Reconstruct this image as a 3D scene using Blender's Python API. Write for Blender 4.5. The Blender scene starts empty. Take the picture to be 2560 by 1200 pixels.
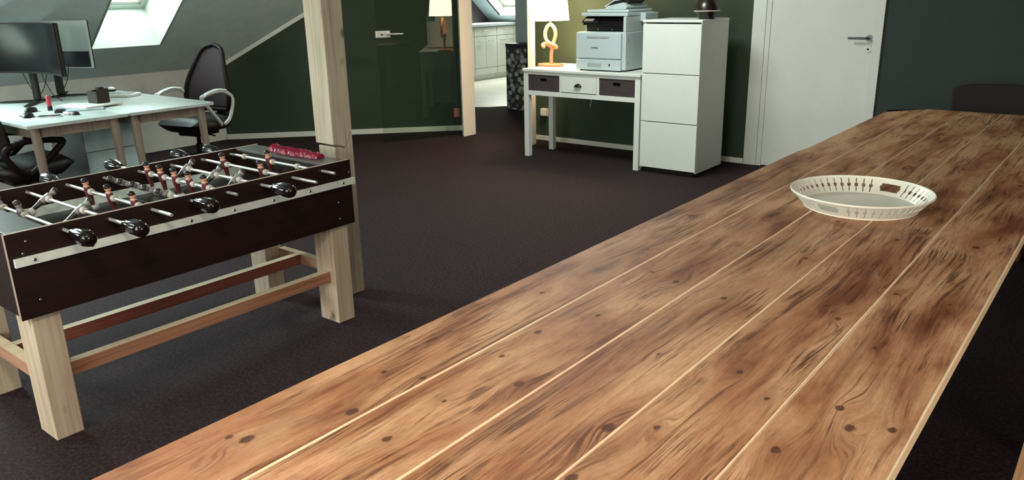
import bpy, bmesh, math, random
from mathutils import Vector, Matrix
SC = bpy.context.scene
COL = SC.collection
PI = math.pi
R = math.radians
random.seed(7)

# ------------------------------------------------------------------ colour / material helpers
def lin(c):
    return tuple(((v/255.0)/12.92 if v/255.0 <= 0.04045 else ((v/255.0+0.055)/1.055)**2.4) for v in c)
class NG:
    """small helper for building node trees"""
    def __init__(s, name):
        s.m = bpy.data.materials.new(name); s.m.use_nodes = True
        s.nt = s.m.node_tree; s.nt.nodes.clear()
        s.out = s.nt.nodes.new('ShaderNodeOutputMaterial')
        s.b = s.nt.nodes.new('ShaderNodeBsdfPrincipled')
        s.nt.links.new(s.b.outputs[0], s.out.inputs[0])
    def n(s, t, **k):
        nd = s.nt.nodes.new(t)
        for a, v in k.items(): setattr(nd, a, v)
        return nd
    def l(s, a, b): s.nt.links.new(a, b)
    def put(s, sock, v):
        if isinstance(v, bpy.types.NodeSocket): s.l(v, sock)
        else: sock.default_value = v
    def math(s, op, a, b=0.0, c=None, clamp=False):
        nd = s.n('ShaderNodeMath', operation=op); nd.use_clamp = clamp
        s.put(nd.inputs[0], a); s.put(nd.inputs[1], b)
        if c is not None: s.put(nd.inputs[2], c)
        return nd.outputs[0]
    def coords(s, kind='Object'):
        return s.n('ShaderNodeTexCoord').outputs[kind]
    def sep(s, v):
        nd = s.n('ShaderNodeSeparateXYZ'); s.l(v, nd.inputs[0]); return nd.outputs
    def comb(s, x, y, z):
        nd = s.n('ShaderNodeCombineXYZ')
        for i, v in enumerate((x, y, z)): s.put(nd.inputs[i], v)
        return nd.outputs[0]
    def noise(s, v, scale=5, detail=3, rough=0.5, dist=0.0):
        nd = s.n('ShaderNodeTexNoise'); s.put(nd.inputs['Vector'], v)
        nd.inputs['Scale'].default_value = scale; nd.inputs['Detail'].default_value = detail
        nd.inputs['Roughness'].default_value = rough; nd.inputs['Distortion'].default_value = dist
        return nd.outputs[0]
    def ramp(s, f, stops, interp='LINEAR'):
        nd = s.n('ShaderNodeValToRGB'); nd.color_ramp.interpolation = interp
        el = nd.color_ramp.elements
        while len(el) < len(stops): el.new(0.5)
        for e, (p, c) in zip(el, stops):
            e.position = p; e.color = (*c, 1) if not isinstance(c, float) else (c, c, c, 1)
        s.l(f, nd.inputs[0]); return nd.outputs[0]
    def mix(s, f, a, b, mode='MIX'):
        nd = s.n('ShaderNodeMix', data_type='RGBA', blend_type=mode)
        s.put(nd.inputs[0], f)
        for i, v in ((6, a), (7, b)):
            if isinstance(v, tuple) and len(v) == 3: v = (*v, 1)
            s.put(nd.inputs[i], v)
        return nd.outputs[2]
    def bump(s, h, strength=0.2, dist=0.01):
        nd = s.n('ShaderNodeBump'); nd.inputs['Strength'].default_value = strength
        nd.inputs['Distance'].default_value = dist; s.l(h, nd.inputs['Height'])
        s.l(nd.outputs[0], s.b.inputs['Normal'])

def plain(name, rgb, rough=0.6, metal=0.0, spec=0.5, emis=None, estr=0.0, coat=0.0, var=0.06, vscale=9.0, bump=0.0):
    g = NG(name); b = g.b
    c = lin(rgb)
    f = g.noise(g.coords(), vscale, 4, 0.6)
    lo = tuple(v*(1-var) for v in c); hi = tuple(min(1, v*(1+var)) for v in c)
    g.l(g.ramp(f, [(0.3, lo), (0.7, hi)]), b.inputs['Base Color'])
    b.inputs['Roughness'].default_value = rough; b.inputs['Metallic'].default_value = metal
    b.inputs['Specular IOR Level'].default_value = spec
    b.inputs['Coat Weight'].default_value = coat
    if emis:
        b.inputs['Emission Color'].default_value = (*lin(emis), 1); b.inputs['Emission Strength'].default_value = estr
    if bump: g.bump(g.noise(g.coords(), 220, 2), bump, 0.002)
    return g.m

def wood(name, light, dark, axis='Y', scale=1.0, rough=0.55, contrast=0.5, knots=True, seed=0.0):
    """lengthwise grained wood in object space"""
    g = NG(name)
    x, y, z = g.sep(g.coords())
    ax = {'X': (y, z, x), 'Y': (x, z, y), 'Z': (x, y, z)}[axis]
    across = g.math('ADD', ax[0], g.math('MULTIPLY', ax[1], 0.7))
    v = g.comb(g.math('MULTIPLY', ax[0], 1.0), g.math('MULTIPLY', ax[1], 1.0), g.math('ADD', g.math('MULTIPLY', ax[2], 0.12), seed))
    warp = g.noise(v, 9*scale, 2)
    v2 = g.comb(g.math('ADD', across, g.math('MULTIPLY', warp, 0.05)), ax[1], g.math('MULTIPLY', ax[2], 0.03))
    fine = g.noise(v2, 95*scale, 4, 0.6)
    broad = g.noise(v, 14*scale, 3)
    f = g.math('ADD', g.math('MULTIPLY', fine, 0.6), g.math('MULTIPLY', broad, 0.4))
    col = g.ramp(f, [(0.5-0.28*contrast, lin(dark)), (0.5+0.12*contrast, lin(light))])
    if knots:
        vk = g.comb(ax[0], ax[1], g.math('ADD', g.math('MULTIPLY', ax[2], 0.55), seed))
        vo = g.n('ShaderNodeTexVoronoi'); g.l(vk, vo.inputs['Vector']); vo.inputs['Scale'].default_value = 7.0
        k = g.ramp(vo.outputs['Distance'], [(0.03, 1.0), (0.14, 0.0)])
        col = g.mix(k, col, tuple(v*0.35 for v in lin(dark)))
    g.l(col, g.b.inputs['Base Color']); g.b.inputs['Roughness'].default_value = rough; g.b.inputs['Specular IOR Level'].default_value = 0.25
    g.bump(fine, 0.15, 0.002)
    return g.m

def table_wood(name, knots, stains, seed):
    """brushed brown softwood, grain lines flowing round the knots (object space: x across, y along)"""
    g = NG(name)
    x, y, z = g.sep(g.coords())
    base = g.comb(x, g.math('MULTIPLY', y, 0.22), seed)
    w1 = g.noise(g.comb(x, g.math('MULTIPLY', y, 0.10), seed), 7.0, 2, 0.5)
    F = g.math('ADD', x, g.math('MULTIPLY', g.math('SUBTRACT', w1, 0.5), 0.16))
    kcore = None; khalo = None
    for (kx, ky, r, s) in knots:
        r = r*0.82
        dx = g.math('SUBTRACT', x, kx); dy = g.math('SUBTRACT', y, ky)
        a = g.math('MULTIPLY', dx, 1/(r*2.4)); b = g.math('MULTIPLY', dy, 1/(r*6.5))
        d2 = g.math('ADD', g.math('MULTIPLY', a, a), g.math('MULTIPLY', b, b))
        e = g.math('POWER', 2.718, g.math('MULTIPLY', d2, -1.0))
        F = g.math('MULTIPLY_ADD', e, s*r*2.2, F)
        a2 = g.math('MULTIPLY', dx, 1/r); b2 = g.math('MULTIPLY', dy, 1/(r*1.35))
        q = g.math('SQRT', g.math('ADD', g.math('MULTIPLY', a2, a2), g.math('MULTIPLY', b2, b2)))
        core = g.math('SUBTRACT', 1.15, q, clamp=True)
        kcore = core if kcore is None else g.math('MAXIMUM', kcore, core)
        h = g.math('MULTIPLY', e, 0.55)
        khalo = h if khalo is None else g.math('MAXIMUM', khalo, h)
    # grain bands follow F
    gv = g.comb(F, g.math('MULTIPLY', y, 0.02), seed)
    bands = g.noise(gv, 62, 3, 0.65)
    fine = g.noise(g.comb(F, g.math('MULTIPLY', y, 0.012), seed+3), 260, 2, 0.6)
    broken = g.noise(g.comb(x, g.math('MULTIPLY', y, 0.22), seed+9), 16, 4, 0.6)
    patch = g.noise(g.comb(F, g.math('MULTIPLY', y, 0.22), seed+5), 9.0, 5, 0.6, 0.2)
    speck = g.noise(g.comb(x, g.math('MULTIPLY', y, 0.25), seed), 150, 3, 0.7)
    light = lin((190, 150, 114)); mid = lin((158, 112, 79)); dk = lin((106, 60, 38)); vdk = lin((58, 29, 19)); sdk = lin((84, 42, 25))
    tone = g.ramp(patch, [(0.32, dk), (0.45, mid), (0.60, light)])
    line = g.ramp(bands, [(0.38, 1.0), (0.46, 0.0)])
    line = g.math('MULTIPLY', line, g.ramp(broken, [(0.42, 0.0), (0.58, 1.0)]))
    col = g.mix(g.math('MULTIPLY', line, 0.78), tone, vdk)
    streak = g.noise(g.comb(F, g.math('MULTIPLY', y, 0.025), seed+13), 230, 2, 0.5)
    smask = g.ramp(g.noise(g.comb(F, g.math('MULTIPLY', y, 0.3), seed+17), 12, 4, 0.65), [(0.48, 0.0), (0.64, 1.0)])
    col = g.mix(g.math('MULTIPLY', g.math('MULTIPLY', g.ramp(streak, [(0.44, 1.0), (0.50, 0.0)]), smask), 0.8), col, vdk)
    soft = g.ramp(fine, [(0.35, 1.0), (0.6, 0.0)])
    col = g.mix(g.math('MULTIPLY', soft, 0.28), col, dk)
    sp = g.ramp(speck, [(0.35, 1.0), (0.5, 0.0)])
    col = g.mix(g.math('MULTIPLY', sp, 0.22), col, dk)
    # dark burnt-looking patches of the grain
    st = None
    for (sx, sy, rx, ry, amt) in stains:
        a = g.math('MULTIPLY', g.math('SUBTRACT', x, sx), 1/rx); b = g.math('MULTIPLY', g.math('SUBTRACT', y, sy), 1/ry)
        e = g.math('POWER', 2.718, g.math('MULTIPLY', g.math('ADD', g.math('MULTIPLY', a, a), g.math('MULTIPLY', b, b)), -1.0))
        e = g.math('MULTIPLY', e, amt)
        st = e if st is None else g.math('MAXIMUM', st, e)
    if st is not None:
        st = g.math('MULTIPLY', st, g.ramp(bands, [(0.35, 1.0), (0.62, 0.25)]))
        col = g.mix(st, col, sdk)
    if khalo is not None:
        hm = g.math('MULTIPLY', khalo, g.ramp(broken, [(0.35, 1.0), (0.65, 0.1)]))
        col = g.mix(hm, col, dk)
        wob = g.math('ADD', kcore, g.math('MULTIPLY', g.math('SUBTRACT', speck, 0.5), 1.1))
        col = g.mix(g.ramp(wob, [(0.15, 0.0), (0.5, 0.85)]), col, g.mix(g.ramp(fine, [(0.4, 0.0), (0.6, 1.0)]), lin((40, 20, 16)), lin((84, 48, 32))))
    g.l(col, g.b.inputs['Base Color'])
    g.b.inputs['Roughness'].default_value = 0.55; g.b.inputs['Specular IOR Level'].default_value = 0.25
    g.bump(g.math('ADD', g.math('MULTIPLY', bands, 0.8), g.math('MULTIPLY', speck, 0.3)), 0.25, 0.003)
    return g.m

# ------------------------------------------------------------------ mesh helpers
def link(name, bm, mats, parent=None, smooth=False, bev=0.0, seg=2, label=None):
    me = bpy.data.meshes.new(name)
    bmesh.ops.recalc_face_normals(bm, faces=bm.faces[:])
    bm.to_mesh(me); bm.free()
    if not isinstance(mats, (list, tuple)): mats = [mats]
    for m in mats: me.materials.append(m)
    if smooth:
        for p in me.polygons: p.use_smooth = True
    o = bpy.data.objects.new(name, me); COL.objects.link(o)
    if parent is not None: o.parent = parent
    if bev:
        md = o.modifiers.new('bevel', 'BEVEL'); md.width = bev; md.segments = seg; md.limit_method = 'ANGLE'; md.angle_limit = R(40)
        if not smooth: md.harden_normals = False
    if smooth:
        try: me.set_sharp_from_angle(angle=R(38))
        except Exception: pass
    if label: o['label'] = label
    return o
def NB(): return bmesh.new()
def box(bm, x0, x1, y0, y1, z0, z1, mi=0, M=None):
    vs = [Vector((x, y, z)) for x in (x0, x1) for y in (y0, y1) for z in (z0, z1)]
    if M is not None: vs = [M @ v for v in vs]
    v = [bm.verts.new(p) for p in vs]
    fs = []
    for q in ((0, 1, 3, 2), (4, 6, 7, 5), (0, 4, 5, 1), (2, 3, 7, 6), (0, 2, 6, 4), (1, 5, 7, 3)):
        f = bm.faces.new([v[i] for i in q]); f.material_index = mi; fs.append(f)
    return fs
def cube(x0, x1, y0, y1, z0, z1):
    bm = NB(); box(bm, x0, x1, y0, y1, z0, z1); return bm
def frame_of(d):
    d = Vector(d).normalized()
    u = d.orthogonal().normalized(); w = d.cross(u)
    return u, w
def tube(bm, pts, r, n=10, mi=0, closed=False, cap=True, flat=None):
    """sweep a circle (or an ellipse: flat=(axis vector, ratio)) along points; r a number or a list"""
    pts = [Vector(p) for p in pts]; N = len(pts)
    rs = r if isinstance(r, (list, tuple)) else [r]*N
    rings = []; u = None
    for i, p in enumerate(pts):
        if closed: t = pts[(i+1) % N]-pts[i-1]
        else: t = pts[min(i+1, N-1)]-pts[max(i-1, 0)]
        t.normalize()
        if flat is not None:
            w = t.cross(Vector(flat[0]));
            if w.length < 1e-5: w = t.orthogonal()
            w.normalize(); u = w.cross(t).normalized()
        else:
            if u is None: u = t.orthogonal().normalized()
            u = (u - t*u.dot(t)); u = u.normalized() if u.length > 1e-6 else t.orthogonal().normalized()
            w = t.cross(u)
        ring = []
        for k in range(n):
            a = 2*PI*k/n; ru = rs[i]*(flat[1] if flat is not None else 1)
            ring.append(bm.verts.new(p + u*math.cos(a)*ru + w*math.sin(a)*rs[i]))
        rings.append(ring)
    M = N if closed else N-1
    for i in range(M):
        a, b = rings[i], rings[(i+1) % N]
        for k in range(n):
            f = bm.faces.new((a[k], a[(k+1) % n], b[(k+1) % n], b[k])); f.material_index = mi; f.smooth = True
    if cap and not closed:
        for ring in (rings[0], rings[-1]):
            f = bm.faces.new(ring); f.material_index = mi
def lathe(bm, prof, n=32, mi=0, c=(0, 0, 0), M=None):
    """profile of (radius, z) revolved about z; radius 0 closes"""
    rings = []
    for (r, z) in prof:
        if r < 1e-6:
            p = Vector((c[0], c[1], c[2]+z)); p = M @ p if M is not None else p
            rings.append([bm.verts.new(p)])
        else:
            ring = []
            for k in range(n):
                a = 2*PI*k/n; p = Vector((c[0]+r*math.cos(a), c[1]+r*math.sin(a), c[2]+z))
                ring.append(bm.verts.new(M @ p if M is not None else p))
            rings.append(ring)
    for a, b in zip(rings, rings[1:]):
        for k in range(n):
            k2 = (k+1) % n
            if len(a) == 1 and len(b) == 1: continue
            if len(a) == 1: f = bm.faces.new((a[0], b[k], b[k2]))
            elif len(b) == 1: f = bm.faces.new((a[k], b[0], a[k2]))
            else: f = bm.faces.new((a[k], b[k], b[k2], a[k2]))
            f.material_index = mi; f.smooth = True
def prism(bm, poly, d0, d1, axis='z', mi=0, M=None):
    """extrude a 2-D polygon; axis z: (x,y), axis y: (x,z), axis x: (y,z)"""
    def P(p, d):
        v = {'z': Vector((p[0], p[1], d)), 'y': Vector((p[0], d, p[1])), 'x': Vector((d, p[0], p[1]))}[axis]
        return M @ v if M is not None else v
    a = [bm.verts.new(P(p, d0)) for p in poly]; b = [bm.verts.new(P(p, d1)) for p in poly]
    n = len(poly)
    fs = [bm.faces.new(a), bm.faces.new(b[::-1])]
    for k in range(n): fs.append(bm.faces.new((a[k], b[k], b[(k+1) % n], a[(k+1) % n])))
    for f in fs: f.material_index = mi
    return fs
def rrect(cx, cy, w, h, r, n=5):
    pts = []
    for (sx, sy, a0) in ((1, 1, 0), (-1, 1, 90), (-1, -1, 180), (1, -1, 270)):
        for i in range(n+1):
            a = R(a0+90*i/n)
            pts.append((cx+sx*(w/2-r)+r*math.cos(a), cy+sy*(h/2-r)+r*math.sin(a)))
    return pts
def T(name, label, cat, loc=(0, 0, 0), rz=0.0, group=None, rot=None):
    o = bpy.data.objects.new(name, None); COL.objects.link(o)
    o.location = loc; o.rotation_euler = rot if rot else (0, 0, rz); o.empty_display_size = 0.05
    o['label'] = label; o['category'] = cat
    if group: o['group'] = group
    return o
def tag(o, label, cat, group=None):
    o['label'] = label; o['category'] = cat
    if group: o['group'] = group
    return o
def struct(name, bm, m, parent=None, **k):
    o = link(name, bm, m, parent, **k)
    if parent is None: o['kind'] = 'structure'
    return o
def sroot(name):
    o = bpy.data.objects.new(name, None); COL.objects.link(o); o['kind'] = 'structure'; return o
def kids(o): return list(o.children)
def copy_tree(o, parent=None):
    c = o.copy(); COL.objects.link(c); c.parent = parent
    for ch in kids(o): copy_tree(ch, c)
    return c

# ------------------------------------------------------------------ camera (solved from the room's vanishing points)
ROT = Matrix(((0.7835469140158438, -0.17128699980811468, 0.5972562241056871),
              (0.6209999634765528, 0.24734103295594737, -0.7437616948851324),
              (-0.020329262120596714, 0.9536682741462147, 0.30017252370697123)))
cam = bpy.data.cameras.new('camera'); co = bpy.data.objects.new('camera', cam); COL.objects.link(co)
co.matrix_world = Matrix.Translation((0, 0, 1.45)) @ ROT.to_4x4()
cam.sensor_width = 36; cam.lens = 1966.6/2560*36; cam.clip_start = 0.02; cam.clip_end = 200
SC.camera = co

# ------------------------------------------------------------------ materials
white_paint = plain('white_wall_paint', (200, 203, 198), 0.8, bump=0.05)
slope_paint = plain('pale_grey_slope_paint', (180, 198, 200), 0.85, bump=0.05)
green_paint = plain('dark_green_wall_paint', (42, 56, 40), 0.75, bump=0.08)
door_white = plain('door_white', (208, 210, 203), 0.45, var=0.02)
trim_white = plain('trim_white', (214, 214, 206), 0.5, var=0.03)
white_lacquer = plain('white_lacquer', (210, 212, 206), 0.4, var=0.02)
printer_white = plain('printer_plastic', (176, 190, 192), 0.45, var=0.02)
printer_grey = plain('printer_grey_plastic', (150, 158, 158), 0.5, var=0.02)
black_plastic = plain('black_plastic', (20, 12, 12), 0.45, spec=0.3, var=0.1)
black_gloss = plain('black_gloss', (9, 7, 10), 0.22, spec=0.35, var=0.0)
black_fabric = plain('black_fabric', (24, 15, 16), 0.9, var=0.2, vscale=60)
dark_void = plain('dark_recess', (20, 12, 12), 0.8)
chrome = plain('brushed_steel', (190, 190, 188), 0.28, metal=1.0, var=0.04)
rod_metal = plain('rod_chrome', (240, 240, 236), 0.3, metal=0.75, var=0.0)
strip_metal = plain('aluminium_strip', (224, 230, 222), 0.45, metal=0.15, var=0.10, vscale=14)
alu = plain('satin_aluminium', (205, 208, 205), 0.35, metal=0.8, var=0.03)

def carpet():
    g = NG('dark_carpet')
    c = g.coords()
    n1 = g.noise(c, 260, 2, 0.7); n2 = g.noise(c, 2.2, 3, 0.6); n3 = g.noise(c, 70, 3, 0.7)
    f = g.math('ADD', g.math('MULTIPLY', n1, 0.55), g.math('MULTIPLY', n3, 0.45))
    col = g.ramp(f, [(0.36, lin((20, 11, 13))), (0.5, lin((38, 27, 30))), (0.64, lin((74, 62, 66)))])
    col = g.mix(g.math('MULTIPLY', n2, 0.35), col, lin((34, 22, 24)))
    g.l(col, g.b.inputs['Base Color']); g.b.inputs['Roughness'].default_value = 0.95
    g.b.inputs['Specular IOR Level'].default_value = 0.15
    g.bump(f, 0.6, 0.004)
    return g.m
carpet_m = carpet()
def tiles():
    g = NG('pale_floor_tiles')
    br = g.n('ShaderNodeTexBrick'); g.l(g.coords(), br.inputs[0]); br.offset = 0.5
    br.inputs['Color1'].default_value = (*lin((214, 212, 200)), 1); br.inputs['Color2'].default_value = (*lin((206, 204, 194)), 1)
    br.inputs['Mortar'].default_value = (*lin((170, 168, 160)), 1); br.inputs['Scale'].default_value = 1.0
    br.inputs['Mortar Size'].default_value = 0.004; br.inputs['Brick Width'].default_value = 0.6; br.inputs['Row Height'].default_value = 0.3
    g.l(br.outputs[0], g.b.inputs['Base Color']); g.b.inputs['Roughness'].default_value = 0.35
    return g.m
tile_m = tiles()

# ------------------------------------------------------------------ the room
YW = 6.463          # green back wall
XK = -7.66          # knee wall
ZK = 0.772
A38 = R(38.0); TA = math.tan(A38)
DK = 12.336         # the diagonal wall lies on y = x + DK
ZC = 2.55
XR, YB = 2.6, -3.2
XS = XK + (ZC-ZK)/TA   # where the slope meets the flat ceiling
def slope_z(x): return ZK + (x-XK)*TA

bm = NB(); 
vs = [(-10.2, YB), (XR+0.2, YB), (XR+0.2, 8.6), (-6.3, 8.6), (-6.944, 7.941), (-8.2, 6.6), (-10.2, 6.6)]
prism(bm, vs, -0.05, 0.0); struct('floor', bm, carpet_m)
bm = NB(); prism(bm, [(-8.2, 6.6), (-6.944, 7.941), (-6.80, 8.02), (-6.55, 8.33), (-6.3, 8.6), (-4.9, 8.6), (-4.9, 11.9), (-10.2, 11.9), (-10.2, 6.6)], -0.05, 0.004)
struct('floor_kitchen', bm, tile_m)

struct('wall_left', cube(XK-0.12, XK, YB, 4.676, 0, ZK), white_paint)
# sloped ceiling with skylight wells; only the first is seen, the rest added
SKY = [(3.256, 3.89, 1.05, 1.98), (-1.5, -0.55, 1.05, 1.98), (0.9, 1.75, 1.05, 1.98)]  # y0,y1,z of lower and upper edge
def slope_quad(bm, y0, y1, z0, z1, mi=0):
    x0 = XK+(z0-ZK)/TA; x1 = XK+(z1-ZK)/TA
    nx, nz = -math.sin(A38)*0.02, math.cos(A38)*0.02
    prism(bm, [(x0, z0), (x1, z1), (x1+nx, z1+nz), (x0+nx, z0+nz)], y0, y1, 'y', mi)
bm = NB()
ys = sorted([YB] + [v for s in SKY for v in s[:2]] + [6.6])
for i in range(len(ys)-1):
    a, b = ys[i], ys[i+1]
    hole = any(abs(a-s[0]) < 1e-6 for s in SKY)
    if not hole:
        if b > 6.5:     # up to the diagonal wall only
            slope_quad(bm, a, 6.6, ZK, ZC)
        else: slope_quad(bm, a, b, ZK, ZC)
    else:
        slope_quad(bm, a, b, ZK, 1.05); slope_quad(bm, a, b, 1.98, ZC)
struct('ceiling_slope', bm, slope_paint)
struct('ceiling', cube(XS-0.02, XR, YB, YW, ZC, ZC+0.05), white_paint)

pane_m = NG('skylight_glass')
def make_glass(name, tint=(1, 1, 1), ior=1.5, rough=0.0, boost=1.0):
    g = NG(name); g.nt.nodes.remove(g.b)
    tr = g.n('ShaderNodeBsdfTransparent'); tr.inputs[0].default_value = (*tint, 1)
    gl = g.n('ShaderNodeBsdfGlossy'); gl.inputs['Roughness'].default_value = rough
    fr = g.n('ShaderNodeFresnel'); fr.inputs[0].default_value = ior
    mx = g.n('ShaderNodeMixShader'); f = g.math('MULTIPLY', g.math('MULTIPLY', fr.outputs[0], boost, clamp=True), g.math('SUBTRACT', 1.0, g.n('ShaderNodeNewGeometry').outputs['Backfacing']))
    g.l(f, mx.inputs[0]); g.l(tr.outputs[0], mx.inputs[1]); g.l(gl.outputs[0], mx.inputs[2]); g.l(mx.outputs[0], g.out.inputs[0])
    return g.m
bpy.data.materials.remove(pane_m.m)
pane_m = make_glass('skylight_glass', (0.97, 1, 0.98))
door_glass_m = make_glass('door_glass', (0.86, 0.9, 0.86), 1.5, 0.0, 1.5)
reveal_m = plain('reveal_paint', (196, 200, 192), 0.7)
sash_m = plain('sash_grey_white', (176, 186, 176), 0.5)
winlights = []
def skylight(idx, y0, y1, z0, z1):
    r = sroot('window_%d' % idx)
    n = Vector((-math.sin(A38), 0, math.cos(A38))); t = Vector((math.cos(A38), 0, math.sin(A38)))
    x0 = XK+(z0-ZK)/TA; x1 = XK+(z1-ZK)/TA
    P0 = Vector((x0, 0, z0)); P1 = P0 + Vector((-0.09, 0, 0.225)); P2 = P1 + Vector((-0.105, 0, 0.11))
    D = (P2-P0).dot(n)
    Q0 = Vector((x1, 0, z1)); Q2 = Q0 + n*D + t*0.02
    bm = NB()
    th = 0.02
    def slab(a, b, off):
        a = Vector(a); b = Vector(b); o = Vector(off)*th
        prism(bm, [(a.x, a.z), (b.x, b.z), (b.x+o.x, b.z+o.z), (a.x+o.x, a.z+o.z)], y0-0.001, y1+0.001, 'y')
    slab(P0, P1, (-0.9, 0, -0.4)); slab(P1, P2, (-0.7, 0, -0.7)); slab(Q0, Q2, t)
    side = [(P0.x, P0.z), (P1.x, P1.z), (P2.x, P2.z), (Q2.x, Q2.z), (Q0.x, Q0.z)]
    prism(bm, side, y0-0.02, y0+0.004, 'y'); prism(bm, side, y1-0.004, y1+0.02, 'y')
    link('reveal', bm, reveal_m, r)
    # sash in the plane of the roof
    Mx = Matrix((( t.x, 0, n.x, P2.x), (0, 1, 0, 0), (t.z, 0, n.z, P2.z), (0, 0, 0, 1)))
    L = (Q2-P2).length
    bm = NB()
    fw = 0.05
    for (a, b, c, d) in ((0, fw, y0, y1), (L-fw, L, y0, y1), (fw, L-fw, y0, y0+fw), (fw, L-fw, y1-fw, y1)):
        box(bm, a, b, c, d, -0.01, 0.05, 0, Mx)
    link('window_frame', bm, sash_m, r, bev=0.003)
    bm = NB()
    for (a, b, c, d) in ((fw, fw+0.035, y0+fw, y1-fw), (L-fw-0.035, L-fw, y0+fw, y1-fw), (fw, L-fw, y0+fw, y0+fw+0.035), (fw, L-fw, y1-fw-0.035, y1-fw)):
        box(bm, a, b, c, d, 0.005, 0.04, 0, Mx)
    link('sash', bm, trim_white, r, bev=0.003)
    bm = NB(); box(bm, fw, L-fw, y0+fw, y1-fw, 0.02, 0.026, 0, Mx); link('pane', bm, pane_m, r)
    winlights.append((Mx @ Vector((L/2, (y0+y1)/2, 0.10)), -n, L*0.9, (y1-y0)*0.85))
for i, s in enumerate(SKY): skylight(i+1, *s)

# diagonal wall
s2 = math.sqrt(0.5)
Mdiag = Matrix(((s2, -s2, 0, XK+0.0), (s2, s2, 0, XK+DK), (0, 0, 1, 0), (0, 0, 0, 1)))   # local x runs along the wall, local y behind it
Ld = (-5.78-XK)/s2
bm = NB()
zt = lambda u: min(ZC, ZK + u*s2*TA)
uC = (ZC-ZK)/TA/s2
pts = [(0, 0), (Ld, 0), (Ld, zt(Ld)), (0, ZK)]
prism(bm, pts, 0.0, 0.1, 'y', 0, Mdiag)
struct('wall_diagonal', bm, green_paint)
bm = NB(); box(bm, 0, Ld-0.03, -0.014, 0, 0, 0.056, 0, Mdiag); struct('baseboard_diagonal', bm, trim_white, bev=0.002)
bm = NB(); prism(bm, [(0.0, ZK-0.035), (Ld, zt(Ld)-0.035), (Ld, zt(Ld)+0.012), (0.0, ZK+0.012)], -0.016, 0, 'y', 0, Mdiag)
struct('trim_1', bm, trim_white)

# pillar the glass door hangs on
bm = NB(); prism(bm, [(-5.571, 6.160), (-5.562, 6.345), (-5.615, 6.40), (-5.655, 6.232)], 0, ZC)
struct('pillar', bm, plain('pillar_white', (216, 210, 200), 0.55, var=0.04), bev=0.003)
# green back wall, its posts and beyond
struct('wall_back', cube(-4.885, -2.60, YW, YW+0.12, 0, ZC), green_paint)
bm = NB(); box(bm, -1.60, XR, YW, YW+0.12, 0, ZC); box(bm, -2.60, -1.60, YW, YW+0.12, 2.12, ZC)
struct('wall_back_right', bm, plain('green_grey_wall_paint', (36, 46, 42), 0.75, bump=0.08))
struct('baseboard_back', cube(-4.885, -2.61, YW-0.014, YW, 0, 0.046), trim_white, bev=0.002)
struct('trim_2', cube(-4.715, -4.668, 6.17, 6.235, 0, ZC), plain('jamb_white', (222, 212, 198), 0.5), bev=0.004)
struct('wall_right', cube(XR, XR+0.1, YB, YW, 0, ZC), green_paint)
struct('wall_front', cube(XK, XR, YB-0.1, YB, 0, ZC), white_paint)
struct('wall_knee_end', cube(XK-2.5, XK-0.0, 6.5, 6.6, 0, ZC), white_paint)
# white door
d = sroot('door_1')
bm = NB()
for (a, b) in ((-2.605, -2.495), (-1.705+0.04, -1.598)):
    box(bm, a, b, YW-0.02, YW+0.0, 0, 2.08)
box(bm, -2.495, -2.455, YW-0.012, YW+0.03, 0, 2.06); box(bm, -2.605, -1.598, YW-0.02, YW, 2.04, 2.12)
link('door_frame', bm, door_white, d, bev=0.003)
lf = link('door_leaf', cube(-2.455, -1.668, YW-0.004, YW+0.036, 0.008, 2.04), door_white, d, bev=0.002)
bm = NB(); yh = YW-0.004
tube(bm, [(-1.69, yh, 1.066), (-1.69, yh-0.045, 1.066), (-1.70, yh-0.055, 1.067), (-1.83, yh-0.055, 1.067)], 0.0095, 10)
lathe(bm, [(0, -0.008), (0.026, -0.008), (0.026, 0), (0, 0)], 20, 0, M=Matrix.Translation((-1.69, yh, 1.066)) @ Matrix.Rotation(R(90), 4, 'X') @ Matrix.Translation((0, 0, 0.008)))
link('door_handle', bm, plain('handle_grey', (120, 122, 122), 0.3, metal=0.9), d, smooth=True)
bm = NB(); Mk = Matrix.Translation((-1.69, yh, 0.985)) @ Matrix.Rotation(R(90), 4, 'X')
lathe(bm, [(0.008, 0.009), (0.024, 0.008), (0.026, 0), (0.008, 0)], 20, 0, M=Mk); lathe(bm, [(0, 0.004), (0.008, 0.004), (0.008, 0.0)], 12, 1, M=Mk)
link('keyhole_plate', bm, [door_white, black_plastic], d, smooth=True)

# ------------------------------------------------------------------ hallway and kitchen beyond the opening
grey_wall = plain('cool_grey_wall_paint', (150, 158, 156), 0.8)
struct('wall_hall', cube(-6.61, -4.9, 8.40, 8.52, 0, ZC), grey_wall)
struct('wall_hall_side', cube(-4.98, -4.86, YW+0.14, 8.40, 0, ZC), grey_wall)
struct('wall_kitchen_side', cube(-6.61, -6.5, 8.52, 11.6, 0, ZC), white_paint)
KX = -9.65
gable_m = plain('dark_grey_gable_paint', (74, 66, 68), 0.8)
struct('wall_kitchen', cube(KX-0.1, KX, 6.6, 11.6, 0, ZC), gable_m)
struct('wall_kitchen_knee', cube(KX, -6.5, 11.505, 11.6, 0, 0.96), white_paint)
KS = [(-9.60, -8.35, 1.16, 2.1)]
def kz(y): return 0.955 + (11.505-y)*math.tan(R(38.5))
bm = NB()
def kquad(bm, x0, x1, z0, z1):
    tk = math.tan(R(38.5)); y0 = 11.505-(z0-0.955)/tk; y1 = 11.505-(z1-0.955)/tk
    prism(bm, [(y0, z0), (y1, z1), (y1+0.01, z1+0.02), (y0+0.01, z0+0.02)], x0, x1, 'x')
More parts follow.
